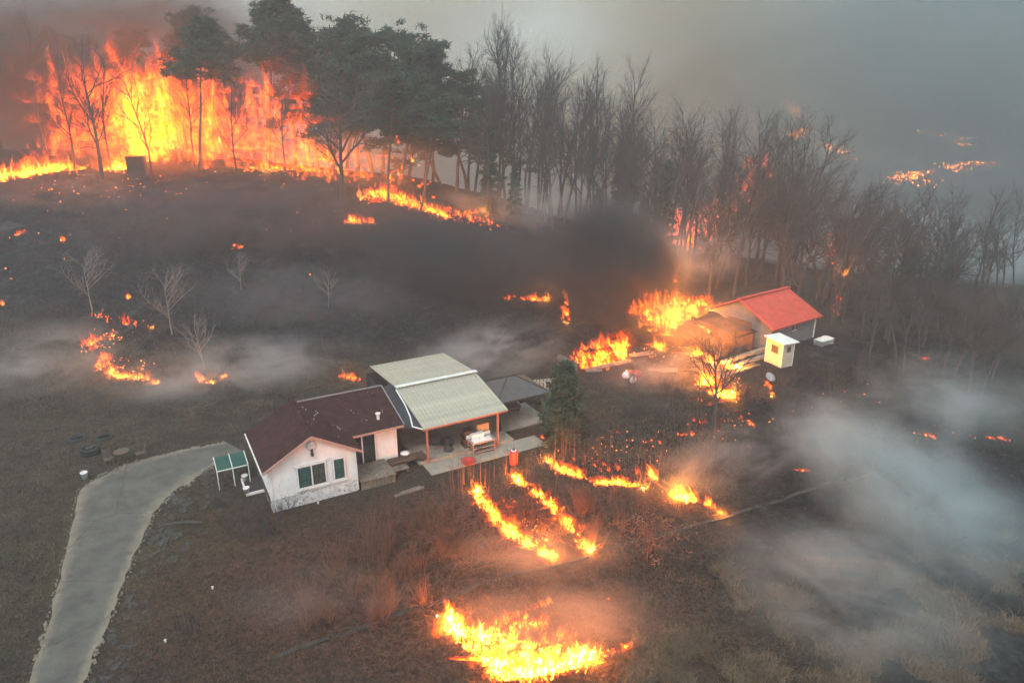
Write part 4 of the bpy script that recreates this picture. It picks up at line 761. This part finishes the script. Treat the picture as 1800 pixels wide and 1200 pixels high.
def flames(name, label, base, hh, wd, heat=(.5, 1.0), lean=(-.15, .25), seed=0, rows=5, cat='flames', group=None):
    rg = np.random.default_rng(seed); base = np.asarray(base); m0 = len(base); base = np.concatenate([base, base[rg.integers(0, m0, m0 // 3)]]); n_ = len(base); soft = np.arange(n_) >= m0; L = hh * rg.lognormal(0, .5, n_) * (.25 + 1.7 * vnoise(base[:, 0] * 1.6 / (.3 + hh), base[:, 1] * 1.6 / (.3 + hh), seed) ** 2); L = np.minimum(L, hh * 2.2) * np.where(soft, 1.35, 1); w = wd * rg.lognormal(0, .5, n_) * np.where(soft, 2.8, 1); a = rg.uniform(0, math.pi, n_); dx = np.stack([np.cos(a), np.sin(a)], 1); V = []; fu = []; fv = []
    ph = rg.uniform(0, 6.28, (n_, 2)); he = rg.uniform(*heat, n_) * np.where(soft, .42, 1); ln = np.array(lean) + rg.normal(0, .15, (n_, 2))
    for i in range(rows):
        v = i / (rows - 1); prof = (math.sin(math.pi * (.18 + .82 * v)) ** .8 if v < 1 else .02) * (1.0 if v < .4 else 1.3 - v * .75); wob = np.sin(ph + v * 5) * .22 * w[:, None] * v * 2
        c = base[:, :2] + ln * (L * v ** 1.3)[:, None] + wob; z = base[:, 2] - .05 + L * v
        for s in (-1, 0, 1): q = c + dx * (w * prof * s)[:, None]; V.append(np.c_[q, z + (0 if s else .04) * L]); fu.append(np.full(n_, s)); fv.append(np.full(n_, v))
    V = np.stack(V, 1).reshape(-1, 3); m_ = rows * 3; k = np.arange(n_)[:, None] * m_; F_ = np.concatenate([k + [3 * i + j, 3 * i + j + 1, 3 * i + j + 4, 3 * i + j + 3] for i in range(rows - 1) for j in (0, 1)])
    me = mesh_np(name, V, F_)
    for nm, A_ in (('fu', np.stack(fu, 1)), ('fv', np.stack(fv, 1)), ('fheat', np.repeat(he[:, None], m_, 1))): x = me.attributes.new(nm, 'FLOAT', 'POINT'); x.data.foreach_set('value', A_.astype(np.float32).ravel())
    o = link(name, me, M['flame'], None, label=label, category=cat, kind='stuff')
    if group: o['group'] = group
    return o
def glow(p, power, radius=.05, col=(1, .30, .035), dz=.6):
    if power < 50: return                                # specks of flame light nothing
    l = bpy.data.lights.new('fire_light', 'POINT'); l.energy = power * (1.1 if p[1] < 45 else .8 if p[1] < 78 else .34); l.shadow_soft_size = .05 if p[1] < 70 else .1; l.color = col; o = bpy.data.objects.new('fire_light', l); C.objects.link(o); o.location = (p[0], p[1], p[2] + dz)
def along(pts, n_, spread, seed=0, jitz=0.0):
    rg = np.random.default_rng(seed + 100); Wp = np.array([G(*p) for p in pts])
    if len(Wp) == 1: q = np.repeat(Wp[:, :2], n_, 0)
    else: d = np.r_[0, np.cumsum(np.hypot(*np.diff(Wp[:, :2], axis=0).T))]; t = rg.uniform(0, d[-1], n_ * 4); wgt = vnoise(t * 1.1 / (.35 + spread * 2), t * 0 + seed, seed); t = t[rg.random(n_ * 4) < np.clip((wgt - .22) * 1.9, .03, 1)][:n_]; n_ = len(t); q = np.stack([np.interp(t, d, Wp[:, k]) for k in (0, 1)], 1)
    q = q + rg.normal(0, spread, q.shape); return np.c_[q, h(q[:, 0], q[:, 1]) + rg.uniform(0, jitz + 1e-6, n_)]
sd = [0]
def fire(label, pts, n_, hh, wd, spread, power, heat=(.5, 1.0), jitz=0.0, nl=1, radius=.4, lean=(-.15, .25), dz=None):
    sd[0] += 1; b_ = along(pts, n_, spread, sd[0], jitz); flames('flames', label, b_, hh, wd, heat, lean, sd[0]); 
    if power:
        Wp = [G(*p) for p in pts]; ids = np.linspace(0, len(Wp) - 1, nl).round().astype(int) if nl > 1 else [len(Wp) // 2]
        for i in ids: glow(Wp[i], power / nl, radius, dz=dz or hh * .8 + jitz * .5)
# foreground fire
fire('large white-hot grass fire in the near foreground', [(795, 1095), (812, 1125), (850, 1145), (880, 1175), (930, 1182), (990, 1168), (1040, 1155)], 1000, .28, .11, .2, 700, (.8, 1.9), nl=3, lean=(.1, .35))
def fillfire(label, poly, n_, hh, wd, heat, lean):
    sd[0] += 1; q = from_poly(poly)(np.random.default_rng(sd[0]), n_); flames('flames', label, np.c_[q, h(q[:, 0], q[:, 1])], hh, wd, heat, lean, sd[0])
fillfire('solid sheet of fire at the lower left of the foreground fire', [(790, 1092), (830, 1108), (868, 1104), (910, 1125), (990, 1150), (1050, 1150), (1000, 1178), (930, 1196), (868, 1198), (845, 1165), (805, 1130)], 1100, .26, .13, (.8, 2.0), (.1, .3))
fire('flames spreading along the left front of the foreground fire', [(792, 1085), (805, 1115), (840, 1135)], 240, .34, .13, .12, 0, (.8, 1.9), lean=(-.05, .3))
fire('streaky flames inside the foreground fire patch', [(850, 1125), (900, 1095), (950, 1105), (940, 1140), (1000, 1125)], 420, .2, .06, .26, 0, (.4, 1.0), lean=(.3, .5))
fire('thin flame edge at the top of the foreground fire', [(870, 1098), (920, 1078), (965, 1058), (990, 1065)], 150, .16, .05, .07, 0, (.4, .9))
fire('tapering flame tail at the right of the foreground fire', [(1030, 1158), (1070, 1142), (1122, 1136)], 220, .18, .06, .09, 0, (.5, 1.1))
fire('small lone flame above the foreground fire', [(1071, 1052)], 14, .22, .05, .05, 15)
fire('left flame line running down the slope before the terrace', [(838, 868), (850, 885), (872, 915), (890, 938), (925, 962), (972, 980)], 620, .32, .12, .15, 420, (.6, 1.7), nl=2)
fire('right flame line of the twin lines before the terrace', [(905, 842), (935, 868), (965, 890), (990, 922), (1012, 942), (1036, 972)], 560, .30, .12, .15, 380, (.6, 1.7), nl=2)
fire('low embers burning between the twin flame lines', [(880, 880), (920, 900), (940, 930), (960, 950), (930, 905), (960, 920)], 150, .16, .05, .35, 60, (.25, .6))
fire('long flame line below the conifer', [(963, 812), (985, 830), (1015, 840), (1052, 852), (1090, 850), (1130, 862)], 420, .28, .09, .12, 260, (.55, 1.5), nl=2)
fire('tall peaked flames at the right end of the long line', [(1145, 838), (1165, 858), (1190, 872), (1220, 880)], 280, .42, .11, .12, 180, (.6, 1.6), lean=(-.45, .4))
fire('scattered low flames above the long line', [(1010, 815), (1070, 825), (1120, 835)], 90, .2, .05, .3, 40, (.25, .7))
fire('short flame streak at the right of the fire lines', [(1242, 888), (1266, 902)], 80, .3, .07, .06, 80, (.5, 1.1))
fire('tiny flame by the russet-leaved tree', [(1102, 968), (1118, 972)], 22, .18, .05, .05, 20)
fire('ring of flames curling on the left field', [(200, 594), (172, 598), (155, 606), (170, 622), (185, 628), (176, 642), (196, 658)], 340, .3, .11, .28, 400, (.2, .8), nl=2)
fire('bright tongue at the foot of the left flame ring', [(195, 655), (212, 664), (240, 664), (262, 668), (276, 678)], 190, .32, .11, .12, 260, (.5, 1.2))
fire('small flames above the left flame ring', [(210, 570), (250, 588), (268, 578), (165, 556)], 40, .3, .1, .35, 60, (.3, .8))
fire('small curved flames left of the house roof', [(345, 658), (352, 672), (375, 676), (397, 665)], 120, .22, .08, .12, 120, (.4, 1.0))
fire('flames flickering behind the brown roof', [(598, 660), (612, 662), (628, 668)], 60, .35, .08, .15, 60, (.3, .8))
fire('flames behind the left edge of the carport roof', [(662, 672), (668, 674)], 40, .5, .1, .12, 60)
fire('left flame on the burnt hillside', [(612, 392), (636, 393), (660, 392)], 120, .45, .2, .3, 700, (.5, 1.1))
fire('right slanting flame on the burnt hillside', [(750, 368), (770, 380), (792, 385)], 120, .5, .2, .24, 700, (.5, 1.1), lean=(-.5, .3))
fire('flat flame line behind the carport', [(885, 528), (960, 527)], 150, .32, .12, .2, 300, (.35, .9))
fire('pair of small flames beside the flat line', [(993, 513), (996, 570)], 40, .45, .12, .2, 90)
fire('roaring flames on the log pile', [(1026, 644), (1044, 642), (1064, 638), (1088, 630)], 460, .6, .22, .4, 1300, (.35, 1.0), jitz=1.3, nl=2, lean=(-.3, .2))
fire('flames engulfing the annex', [(1160, 578), (1185, 575), (1205, 572), (1220, 580)], 700, .9, .34, 1.4, 3200, (.35, 1.2), jitz=2.6, nl=4, radius=1.0)
fire('upper flames licking above the annex', [(1178, 520), (1185, 525)], 90, .9, .4, .8, 500, (.3, .8), jitz=1.2)
fire('glaring flame inside the annex near the red roof', [(1260, 575), (1266, 575)], 160, .7, .32, .25, 1300, (.9, 1.9), jitz=.8, dz=1.2)
fire('flames at the annex foot', [(1152, 610), (1162, 616)], 80, .5, .16, .2, 300)
fire('middle flame before the annex', [(1200, 622), (1215, 626), (1235, 622)], 130, .45, .16, .2, 600, (.5, 1.2))
fire('bright flame left of the bare yard tree', [(1242, 638), (1250, 642)], 120, .45, .16, .15, 700, (.6, 1.3))
fire('bright flame right of the bare yard tree', [(1282, 648), (1300, 650)], 150, .45, .16, .18, 900, (.6, 1.3))
fire('white-hot heap fire below the annex', [(1240, 672), (1256, 688), (1272, 694), (1286, 698)], 420, .5, .17, .3, 1000, (.6, 1.4), nl=2, lean=(-.3, .3))
fire('small flame below the outhouse', [(1352, 690), (1356, 700), (1350, 668)], 40, .3, .08, .1, 60)
for k, (pt_, lb) in enumerate((([(1210, 742), (1240, 742)], 'low flames left of the yard tree foot'), ([(1300, 738), (1325, 750)], 'low flame streak right of the yard tree foot'), ([(1190, 768), (1220, 765)], 'low flames in the grey shrubs'), ([(1160, 776), (1085, 762), (1080, 750)], 'specks of flame in the thicket'), ([(1002, 770), (964, 772), (940, 770)], 'specks of flame at the conifer foot'), ([(1405, 830), (1418, 832)], 'tiny flame on the black right slope'), ([(1630, 775), (1640, 768)], 'tiny flames low in the right smoke'), ([(1740, 772), (1770, 774)], 'tiny flame line at the right edge'), ([(1620, 632), (1630, 630)], 'tiny flame at the foot of the right wood'), ([(1255, 752), (1262, 755)], 'tiny flame at the yard tree foot'),
        ([(30, 415), (45, 413)], 'small flame at the left edge of the burnt slope'), ([(113, 424)], 'tiny flame on the left burnt slope'), ([(0, 540), (12, 538)], 'small flame at the far left border'), ([(226, 525)], 'round ember flame on the burnt slope'), ([(410, 438), (428, 437)], 'faint flames on the smoky slope'), ([(1275, 720), (1210, 705)], 'dim flames on the yard bank'))): fire(lb, pt_, 26, .16 + .12 * (pt_[0][1] < 560), .08, .12, 25, (.35, .9))
# hillside blaze
def fireD(label, pts, n_, hh, wd, spread, power, heat, jitz=0.0, nl=1, lean=(0, .1), dz=3.0):
    sd[0] += 1; rg = np.random.default_rng(sd[0]); Wp = np.array([put(px, 300, d) for px, d in pts]); t = rg.uniform(0, len(Wp) - 1, n_); q = np.stack([np.interp(t, np.arange(len(Wp)), Wp[:, k]) for k in (0, 1)], 1) + rg.normal(0, spread, (n_, 2))
    flames('flames', label, np.c_[q, h(q[:, 0], q[:, 1]) + jitz * rg.beta(1, 1.6, n_)], hh, wd, heat, lean, sd[0])
    for i in np.linspace(0, len(Wp) - 1, nl).round().astype(int): glow((Wp[i][0], Wp[i][1], gz(*Wp[i])), power / nl, dz=dz)
fire('left flame front along the hillside crest', [(-60, 322), (0, 318), (60, 306), (120, 300), (180, 300), (225, 298), (245, 290)], 520, 1.1, .34, .5, 4000, (.35, 1.0), nl=7, radius=1)
fireD('towering flames in the pines of the hillside', [(110, 92), (190, 92), (250, 93), (310, 93), (360, 93)], 560, 2.6, .75, 1.8, 6500, (.12, .46), 10, 7)
fireD('white-hot core column of the hillside blaze', [(245, 90), (290, 90)], 240, 2.8, .7, .9, 2400, (.2, .75), 9, 2, dz=6)
fireD('flames climbing pines right of the blaze core', [(330, 91), (390, 91), (440, 91), (490, 91), (540, 90)], 560, 1.9, .6, 1.3, 4500, (.12, .46), 10, 6)
fireD('thin flames in the upper crowns above the blaze', [(170, 93), (280, 93), (350, 93), (450, 93)], 260, 2.0, .6, 1.5, 2000, (.1, .34), 13, 4, dz=9)
fireD('ground fire under the crooked pines', [(640, 85), (690, 85), (740, 85)], 300, .6, .2, .7, 2200, (.35, 1.0), 0, 3, dz=1)
fireD('trailing embers right of the ground fire', [(735, 84), (790, 84), (850, 85)], 220, .4, .14, .9, 900, (.3, .85), 0, 2, dz=1)
fireD('flames behind the forked tree', [(530, 90), (570, 90), (640, 91)], 240, 1.2, .35, 1.2, 2600, (.15, .6), 4, 3, dz=2)
fireD('burning branches in the crooked pine tops', [(670, 85), (700, 85), (745, 85)], 50, .5, .22, .7, 400, (.3, .8), 8, 1, dz=4)
fire('ember patch below the hillside blaze', [(425, 298), (470, 300), (515, 296)], 110, .5, .15, .6, 900, (.3, .8))
# fires behind the wood and on the far hill
def fire3(label, pts3, n_, hh, wd, spread, power, heat, jitz=0):
    sd[0] += 1; rg = np.random.default_rng(sd[0]); Wp = np.array(pts3); t = rg.uniform(0, len(Wp) - 1, n_); q = np.stack([np.interp(t, np.arange(len(Wp)), Wp[:, k]) for k in range(3)], 1); q[:, :2] += rg.normal(0, spread, (n_, 2)); q[:, 2] += rg.uniform(-1, 1, n_) * spread * .4 + rg.uniform(0, jitz + 1e-6, n_)
    flames('flames', label, q, hh, wd, heat, (-.1, .1), sd[0])
    if power: glow(Wp[len(Wp) // 2], power, 2, dz=hh * .7)
def far(px, py):
    p = G(px, py); return (p[0], p[1], gz(p[0], p[1]))
fire3('burning tree line glowing behind the bare wood', [(*put(px, 350, 112), gz(*put(px, 350, 112)) + dz) for px, dz in ((1230, 2), (1270, 5), (1310, 9), (1340, 12))], 260, 1.5, .5, 1.4, 1500, (.1, .42), 5)
fire3('red flames low among the trunks behind the burning shed', [(*put(px, 400, 96), gz(*put(px, 400, 96)) + .3) for px in (1185, 1215)], 90, 1.3, .4, .9, 700, (.12, .5), 3)
fire3('red flames left of the burning tree line', [(*put(px, 350, 102), gz(*put(px, 350, 102)) + 1) for px in (1188, 1196)], 60, 1.4, .4, .5, 300, (.12, .45), 5)
for pl, lb, n_ in (([(1380, 175), (1396, 195), (1402, 205)], 'thin flame streak high on the far hill', 50), ([(1385, 245), (1405, 240), (1415, 232)], 'pale flames at the treetops on the far hill', 60), ([(1575, 325), (1600, 312), (1620, 305), (1585, 320), (1640, 330)], 'bright flame patch on the far hill', 130), ([(1675, 298), (1690, 292), (1740, 293)], 'long flame line on the far hill', 90), ([(1630, 235), (1690, 245), (1705, 265)], 'faint flame specks high on the far hill', 40), ([(1450, 255), (1490, 280)], 'lone flame beyond the wood', 30)):
    q = [far(*p) for p in pl]; d_ = q[0][1]; fire3(lb, q, n_ * 3, .35 * d_ / 200, .16 * d_ / 200, 2.6, 500, (1.0, 2.4))
tk = put(1490, 420, 66); zt = gz(*tk)
b_ = np.array([(tk[0] + rg.normal(0, .25) - i * .02, tk[1] + rg.normal(0, .2) - .3, zt + 1 + 8.5 * i / 90) for i in range(90)]); flames('flames', 'embers running up a burning trunk right of the red roof', b_, .22, .07, (.15, .6), seed=77); glow((tk[0], tk[1] - .5, zt + 5), 150)
# embers
def embermat():
    m = bpy.data.materials.new('ember'); m.use_nodes = True; t = m.node_tree; t.nodes.remove(t.nodes['Principled BSDF']); e = t.nodes.new('ShaderNodeEmission'); e.inputs[0].default_value = (1, .2, .03, 1); e.inputs[1].default_value = 2.2; t.links.new(e.outputs[0], t.nodes['Material Output'].inputs[0]); m.cycles.emission_sampling = 'NONE'; return m
M['ember'] = embermat()
def embers(label, pts, n_, spread, s):
    sd[0] += 1; q = along(pts, n_, spread, sd[0]); rg = np.random.default_rng(sd[0]); V = np.repeat(q[:, None], 4, 1) + rg.normal(0, s, (n_, 4, 3)); V[:, :, 2] += s; k = np.arange(n_)[:, None] * 4
    link('embers', mesh_np('embers', V.reshape(-1, 3), np.concatenate([k + [0, 1, 2], k + [0, 2, 3], k + [0, 3, 1], k + [1, 2, 3]])), M['ember'], None, kind='stuff', label=label, category='embers')
embers('glowing embers strewn below the hillside blaze', [(20, 345), (120, 335), (300, 330), (520, 310)], 80, 2.4, .06); embers('sparse embers across the dark burnt slope', [(30, 470), (200, 420), (500, 400), (800, 430), (1000, 400)], 30, 3.5, .06)
embers('embers glowing between the twin flame lines', [(880, 880), (930, 920), (960, 950)], 90, .5, .03); embers('embers in the thicket below the yard fires', [(1000, 800), (1100, 790), (1200, 770), (1300, 740)], 90, 1.2, .035); embers('embers among the annex wreckage', [(1150, 615), (1220, 640), (1290, 690)], 120, 1.2, .05)
embers('embers on the black right slope', [(1400, 720), (1500, 700), (1640, 770), (1700, 760)], 30, 1.2, .04); embers('embers at the edge of the left flame ring', [(200, 590), (170, 610), (190, 650), (270, 660)], 70, .7, .05)

# ------------------------------------------------------------------ smoke and haze
def smokemat(name, col, dens, nscale, thr, soft, detail=5, seed=0.0, dist=.5, step=1.0, nmap=(1, 1, 1)):
    m = bpy.data.materials.new(name); m.use_nodes = True; t = m.node_tree; t.nodes.remove(t.nodes['Principled BSDF']); N = t.nodes.new; L = t.links.new
    tc = N('ShaderNodeTexCoord'); mp = N('ShaderNodeMapping'); mp.inputs['Location'].default_value = (seed, seed * 1.7, seed * .3); mp.inputs['Scale'].default_value = nmap; nz = N('ShaderNodeTexNoise'); nz.inputs['Scale'].default_value = nscale; nz.inputs['Detail'].default_value = detail; nz.inputs['Distortion'].default_value = dist; nz.inputs['Roughness'].default_value = .66
    L(tc.outputs['Object'], mp.inputs[0]); L(mp.outputs[0], nz.inputs[0]); ln = N('ShaderNodeVectorMath'); ln.operation = 'LENGTH'; L(tc.outputs['Object'], ln.inputs[0])
    def mr(x, a, b, c=0., d=1., ty='SMOOTHSTEP'):
        r = N('ShaderNodeMapRange'); r.interpolation_type = ty; r.inputs[1].default_value = a; r.inputs[2].default_value = b; r.inputs[3].default_value = c; r.inputs[4].default_value = d; L(x, r.inputs[0]); return r.outputs[0]
    mu_ = N('ShaderNodeMath'); mu_.operation = 'MULTIPLY'; L(mr(ln.outputs['Value'], .15, 1.0, 1., 0.), mu_.inputs[0]); L(mr(nz.outputs[0], thr, thr + soft), mu_.inputs[1]); m2 = N('ShaderNodeMath'); m2.operation = 'MULTIPLY'; L(mu_.outputs[0], m2.inputs[0]); m2.inputs[1].default_value = dens
    pv = N('ShaderNodeVolumePrincipled'); pv.inputs['Color'].default_value = (*col, 1); pv.inputs['Anisotropy'].default_value = .2; L(m2.outputs[0], pv.inputs['Density']); L(pv.outputs[0], t.nodes['Material Output'].inputs['Volume']); m.cycles.volume_step_rate = step; return m
def ico(n_=16, m_=10):
    v = [(0, 0, 1)]; f = []
    for i in range(1, m_):
        for j in range(n_): a, b = math.pi * i / m_, 2 * math.pi * j / n_; v.append((math.sin(a) * math.cos(b), math.sin(a) * math.sin(b), math.cos(a)))
    v.append((0, 0, -1)); last = len(v) - 1
    for j in range(n_): f.append((0, 1 + j, 1 + (j + 1) % n_)); f.append((last, last - n_ + (j + 1) % n_, last - n_ + j))
    for i in range(m_ - 2):
        for j in range(n_): a = 1 + i * n_ + j; b = 1 + i * n_ + (j + 1) % n_; f.append((a, a + n_, b + n_, b))
    return v, f
SV, SF = ico()
sk = [0]
def smoke(label, c, rad, rot=(0, 0, 0), col=(.6, .6, .6), dens=.1, nscale=2.0, thr=.4, soft=.25, **kw):
    q = (rad[1] + rad[2]) / 2 * 1.5; kw['nmap'] = (rad[0] * .55 / q, rad[1] / q, rad[2] / q)
    sk[0] += 1; o = link('smoke', mesh_from('smoke', SV, SF), smokemat('smoke_%d' % sk[0], col, dens, nscale, thr, soft, seed=sk[0] * 3.1, **kw), None, kind='stuff', label=label, category='smoke'); o.location = c; o.scale = rad; o.rotation_euler = [R(a) for a in rot]; o.display_type = 'WIRE'; return o
def plume(label, A_, B_, ry, rz, over=1.15, **kw):       # a drift of smoke between two points (pixel x, pixel y, ground distance)
    a, b = Vector(at(*A_)), Vector(at(*B_)); d = b - a; o = smoke(label, (a + b) / 2, (d.length / 2 * over, ry, rz), (0, 0, 0), **kw); o.rotation_mode = 'QUATERNION'; o.rotation_quaternion = d.to_track_quat('X', 'Z')
BLUE = (.66, .83, .87); DARK = (.10, .105, .115); PALE = (.78, .86, .89); BRN = (.36, .25, .19)
SMOKES = [
 # black and grey smoke of the annex and the burnt slope
 ('dense black smoke boiling off the burning annex', (1200, 560, 61), (960, 400, 70), 6.5, 6.5, DARK, 1.6, 1.9, .36, .22),
 ('dark smoke billowing over the wood edge behind the annex', (1160, 500, 66), (1040, 360, 80), 6, 6, (.16, .165, .175), .8, 2.0, .38, .25),
 ('dark smoke drifting from the annex across the field', (1040, 490, 66), (560, 420, 70), 7, 5.5, (.12, .125, .14), .9, 2.2, .37, .25),
 ('grey smoke veil over the burnt hillside', (800, 370, 74), (60, 400, 68), 7, 5.5, (.16, .165, .18), .42, 2.2, .37, .28),
 ('grey smoke lying on the middle of the ash field', (760, 520, 58), (300, 520, 58), 5, 3.5, (.25, .26, .28), .24, 2.2, .38, .28),
 # hillside blaze
 ('dark red-brown smoke wall behind the hillside blaze', (-300, 130, 106), (660, 170, 106), 5, 20, (.19, .11, .08), .8, 1.8, .22, .3),
 ('brown smoke rolling over the left of the hillside blaze', (-180, 200, 83), (190, 70, 85), 4.0, 9, (.22, .13, .09), .5, 1.9, .36, .28),
 ('brown smoke rolling over the top of the blaze', (120, 40, 90), (440, 20, 92), 4.0, 6, (.24, .15, .11), .4, 2.0, .37, .28),
 ('fire-lit smoke hanging in front of the blaze', (40, 270, 84), (480, 260, 84), 3.0, 4.5, (.40, .26, .18), .16, 2.2, .36, .32),
 ('fire-lit smoke under the pine row', (480, 250, 88), (830, 300, 87), 4, 5, (.6, .46, .38), .22, 2.2, .36, .3),
 ('red-lit smoke below the crest fire', (-60, 360, 78), (380, 340, 80), 4, 4, (.45, .38, .35), .18, 2.2, .36, .3),
 # pale drifts round the house
 ('pale smoke drifting low behind the house roofs', (120, 690, 46), (660, 610, 51), 4, 3.0, PALE, .24, 2.3, .38, .28),
 ('pale smoke wisp rising behind the carport', (700, 650, 50), (1000, 590, 52), 3, 3.2, PALE, .40, 2.2, .40, .25),
 ('pale smoke on the left field edge', (-80, 660, 45), (240, 600, 50), 4, 3.2, PALE, .20, 2.2, .38, .28),
 # right slope
 ('white smoke streaming down the right slope', (1430, 740, 38), (1860, 1040, 22), 5.2, 3.4, BLUE, .38, 2.6, .34, .30),
 ('white smoke curling at the start of the right stream', (1340, 760, 39), (1560, 760, 38), 4.4, 3.2, BLUE, .34, 2.6, .35, .30),
 ('bluish smoke over the lower right slope', (1250, 960, 25), (1820, 1130, 19), 4.6, 3.0, BLUE, .26, 2.6, .37, .3),
 ('bluish smoke at the foot of the right-hand wood', (1480, 700, 44), (1880, 720, 38), 5.5, 4, BLUE, .28, 2.2, .38, .3),
 ('bluish smoke rising behind the right-hand wood', (1300, 430, 96), (2000, 470, 88), 5, 8, (.80, .90, .92), .34, 2.0, .28, .36),
 ('pale smoke rising among the trunks behind the annex', (1080, 460, 74), (1330, 430, 80), 5, 5, (.78, .8, .81), .28, 2.2, .38, .28),
 ('smoke lying along the ridge foot', (740, 350, 88), (1100, 390, 82), 4, 4, (.75, .76, .77), .24, 2.2, .38, .28),
 # yard and foreground, lit by the flames
 ('fire-lit smoke wrapping the annex', (1110, 570, 57), (1330, 575, 55.5), 3.0, 3.2, (.62, .50, .40), .34, 2.0, .36, .28),
 ('black smoke in front of the annex', (1130, 640, 51), (1250, 600, 54), 2.4, 2.2, DARK, .55, 2.0, .42, .22),
 ('smoke hanging over the yard fires', (1040, 660, 49), (1300, 640, 50), 3, 2.4, (.72, .71, .72), .30, 2.2, .38, .28),
 ('smoke over the thicket right of the flame lines', (1120, 850, 33), (1430, 760, 38), 3, 2.0, PALE, .22, 2.2, .38, .28),
 ('orange-lit smoke round the foreground fire', (740, 1080, 20.5), (1200, 1090, 20.5), 2.4, 1.8, (.88, .86, .84), .22, 2.0, .34, .32),
 ('orange-lit smoke below the twin flame lines', (760, 980, 25), (1120, 960, 26.5), 2.0, 1.6, (.88, .86, .84), .18, 2.0, .34, .32),
 ('thin smoke over the near slope left of the flames', (380, 1060, 21), (760, 1030, 22), 2.4, 1.4, PALE, .09, 2.2, .38, .3),
 # far banks that close the view
 ('grey-teal smoke bank behind the right-hand wood', (1180, 20, 145), (2600, 60, 150), 34, 40, (.62, .75, .77), .14, 2.6, .16, .4),
 ('tan smoke bank rising behind the ridge', (250, 60, 140), (1750, 60, 165), 26, 50, (.86, .75, .58), .11, 2.0, .22, .4),
]
for lb, A_, B_, ry, rz_, col, de, ns, th_, so2 in SMOKES: plume(lb, A_, B_, ry, rz_, col=col, dens=de, nscale=ns, thr=th_, soft=so2)
hz = MB().box(-700, 800, -140, 900, -60, 112).obj('haze', None, None, kind='stuff'); hz.display_type = 'WIRE'; hz['label'] = 'thin smoky haze filling the valley air'; hz['category'] = 'haze'
hm = bpy.data.materials.new('haze'); hm.use_nodes = True; t = hm.node_tree; t.nodes.remove(t.nodes['Principled BSDF']); pv = t.nodes.new('ShaderNodeVolumePrincipled'); pv.inputs['Color'].default_value = (.89, .945, .955, 1); pv.inputs['Density'].default_value = .0014; pv.inputs['Anisotropy'].default_value = .1; t.links.new(pv.outputs[0], t.nodes['Material Output'].inputs['Volume']); hz.data.materials.append(hm)
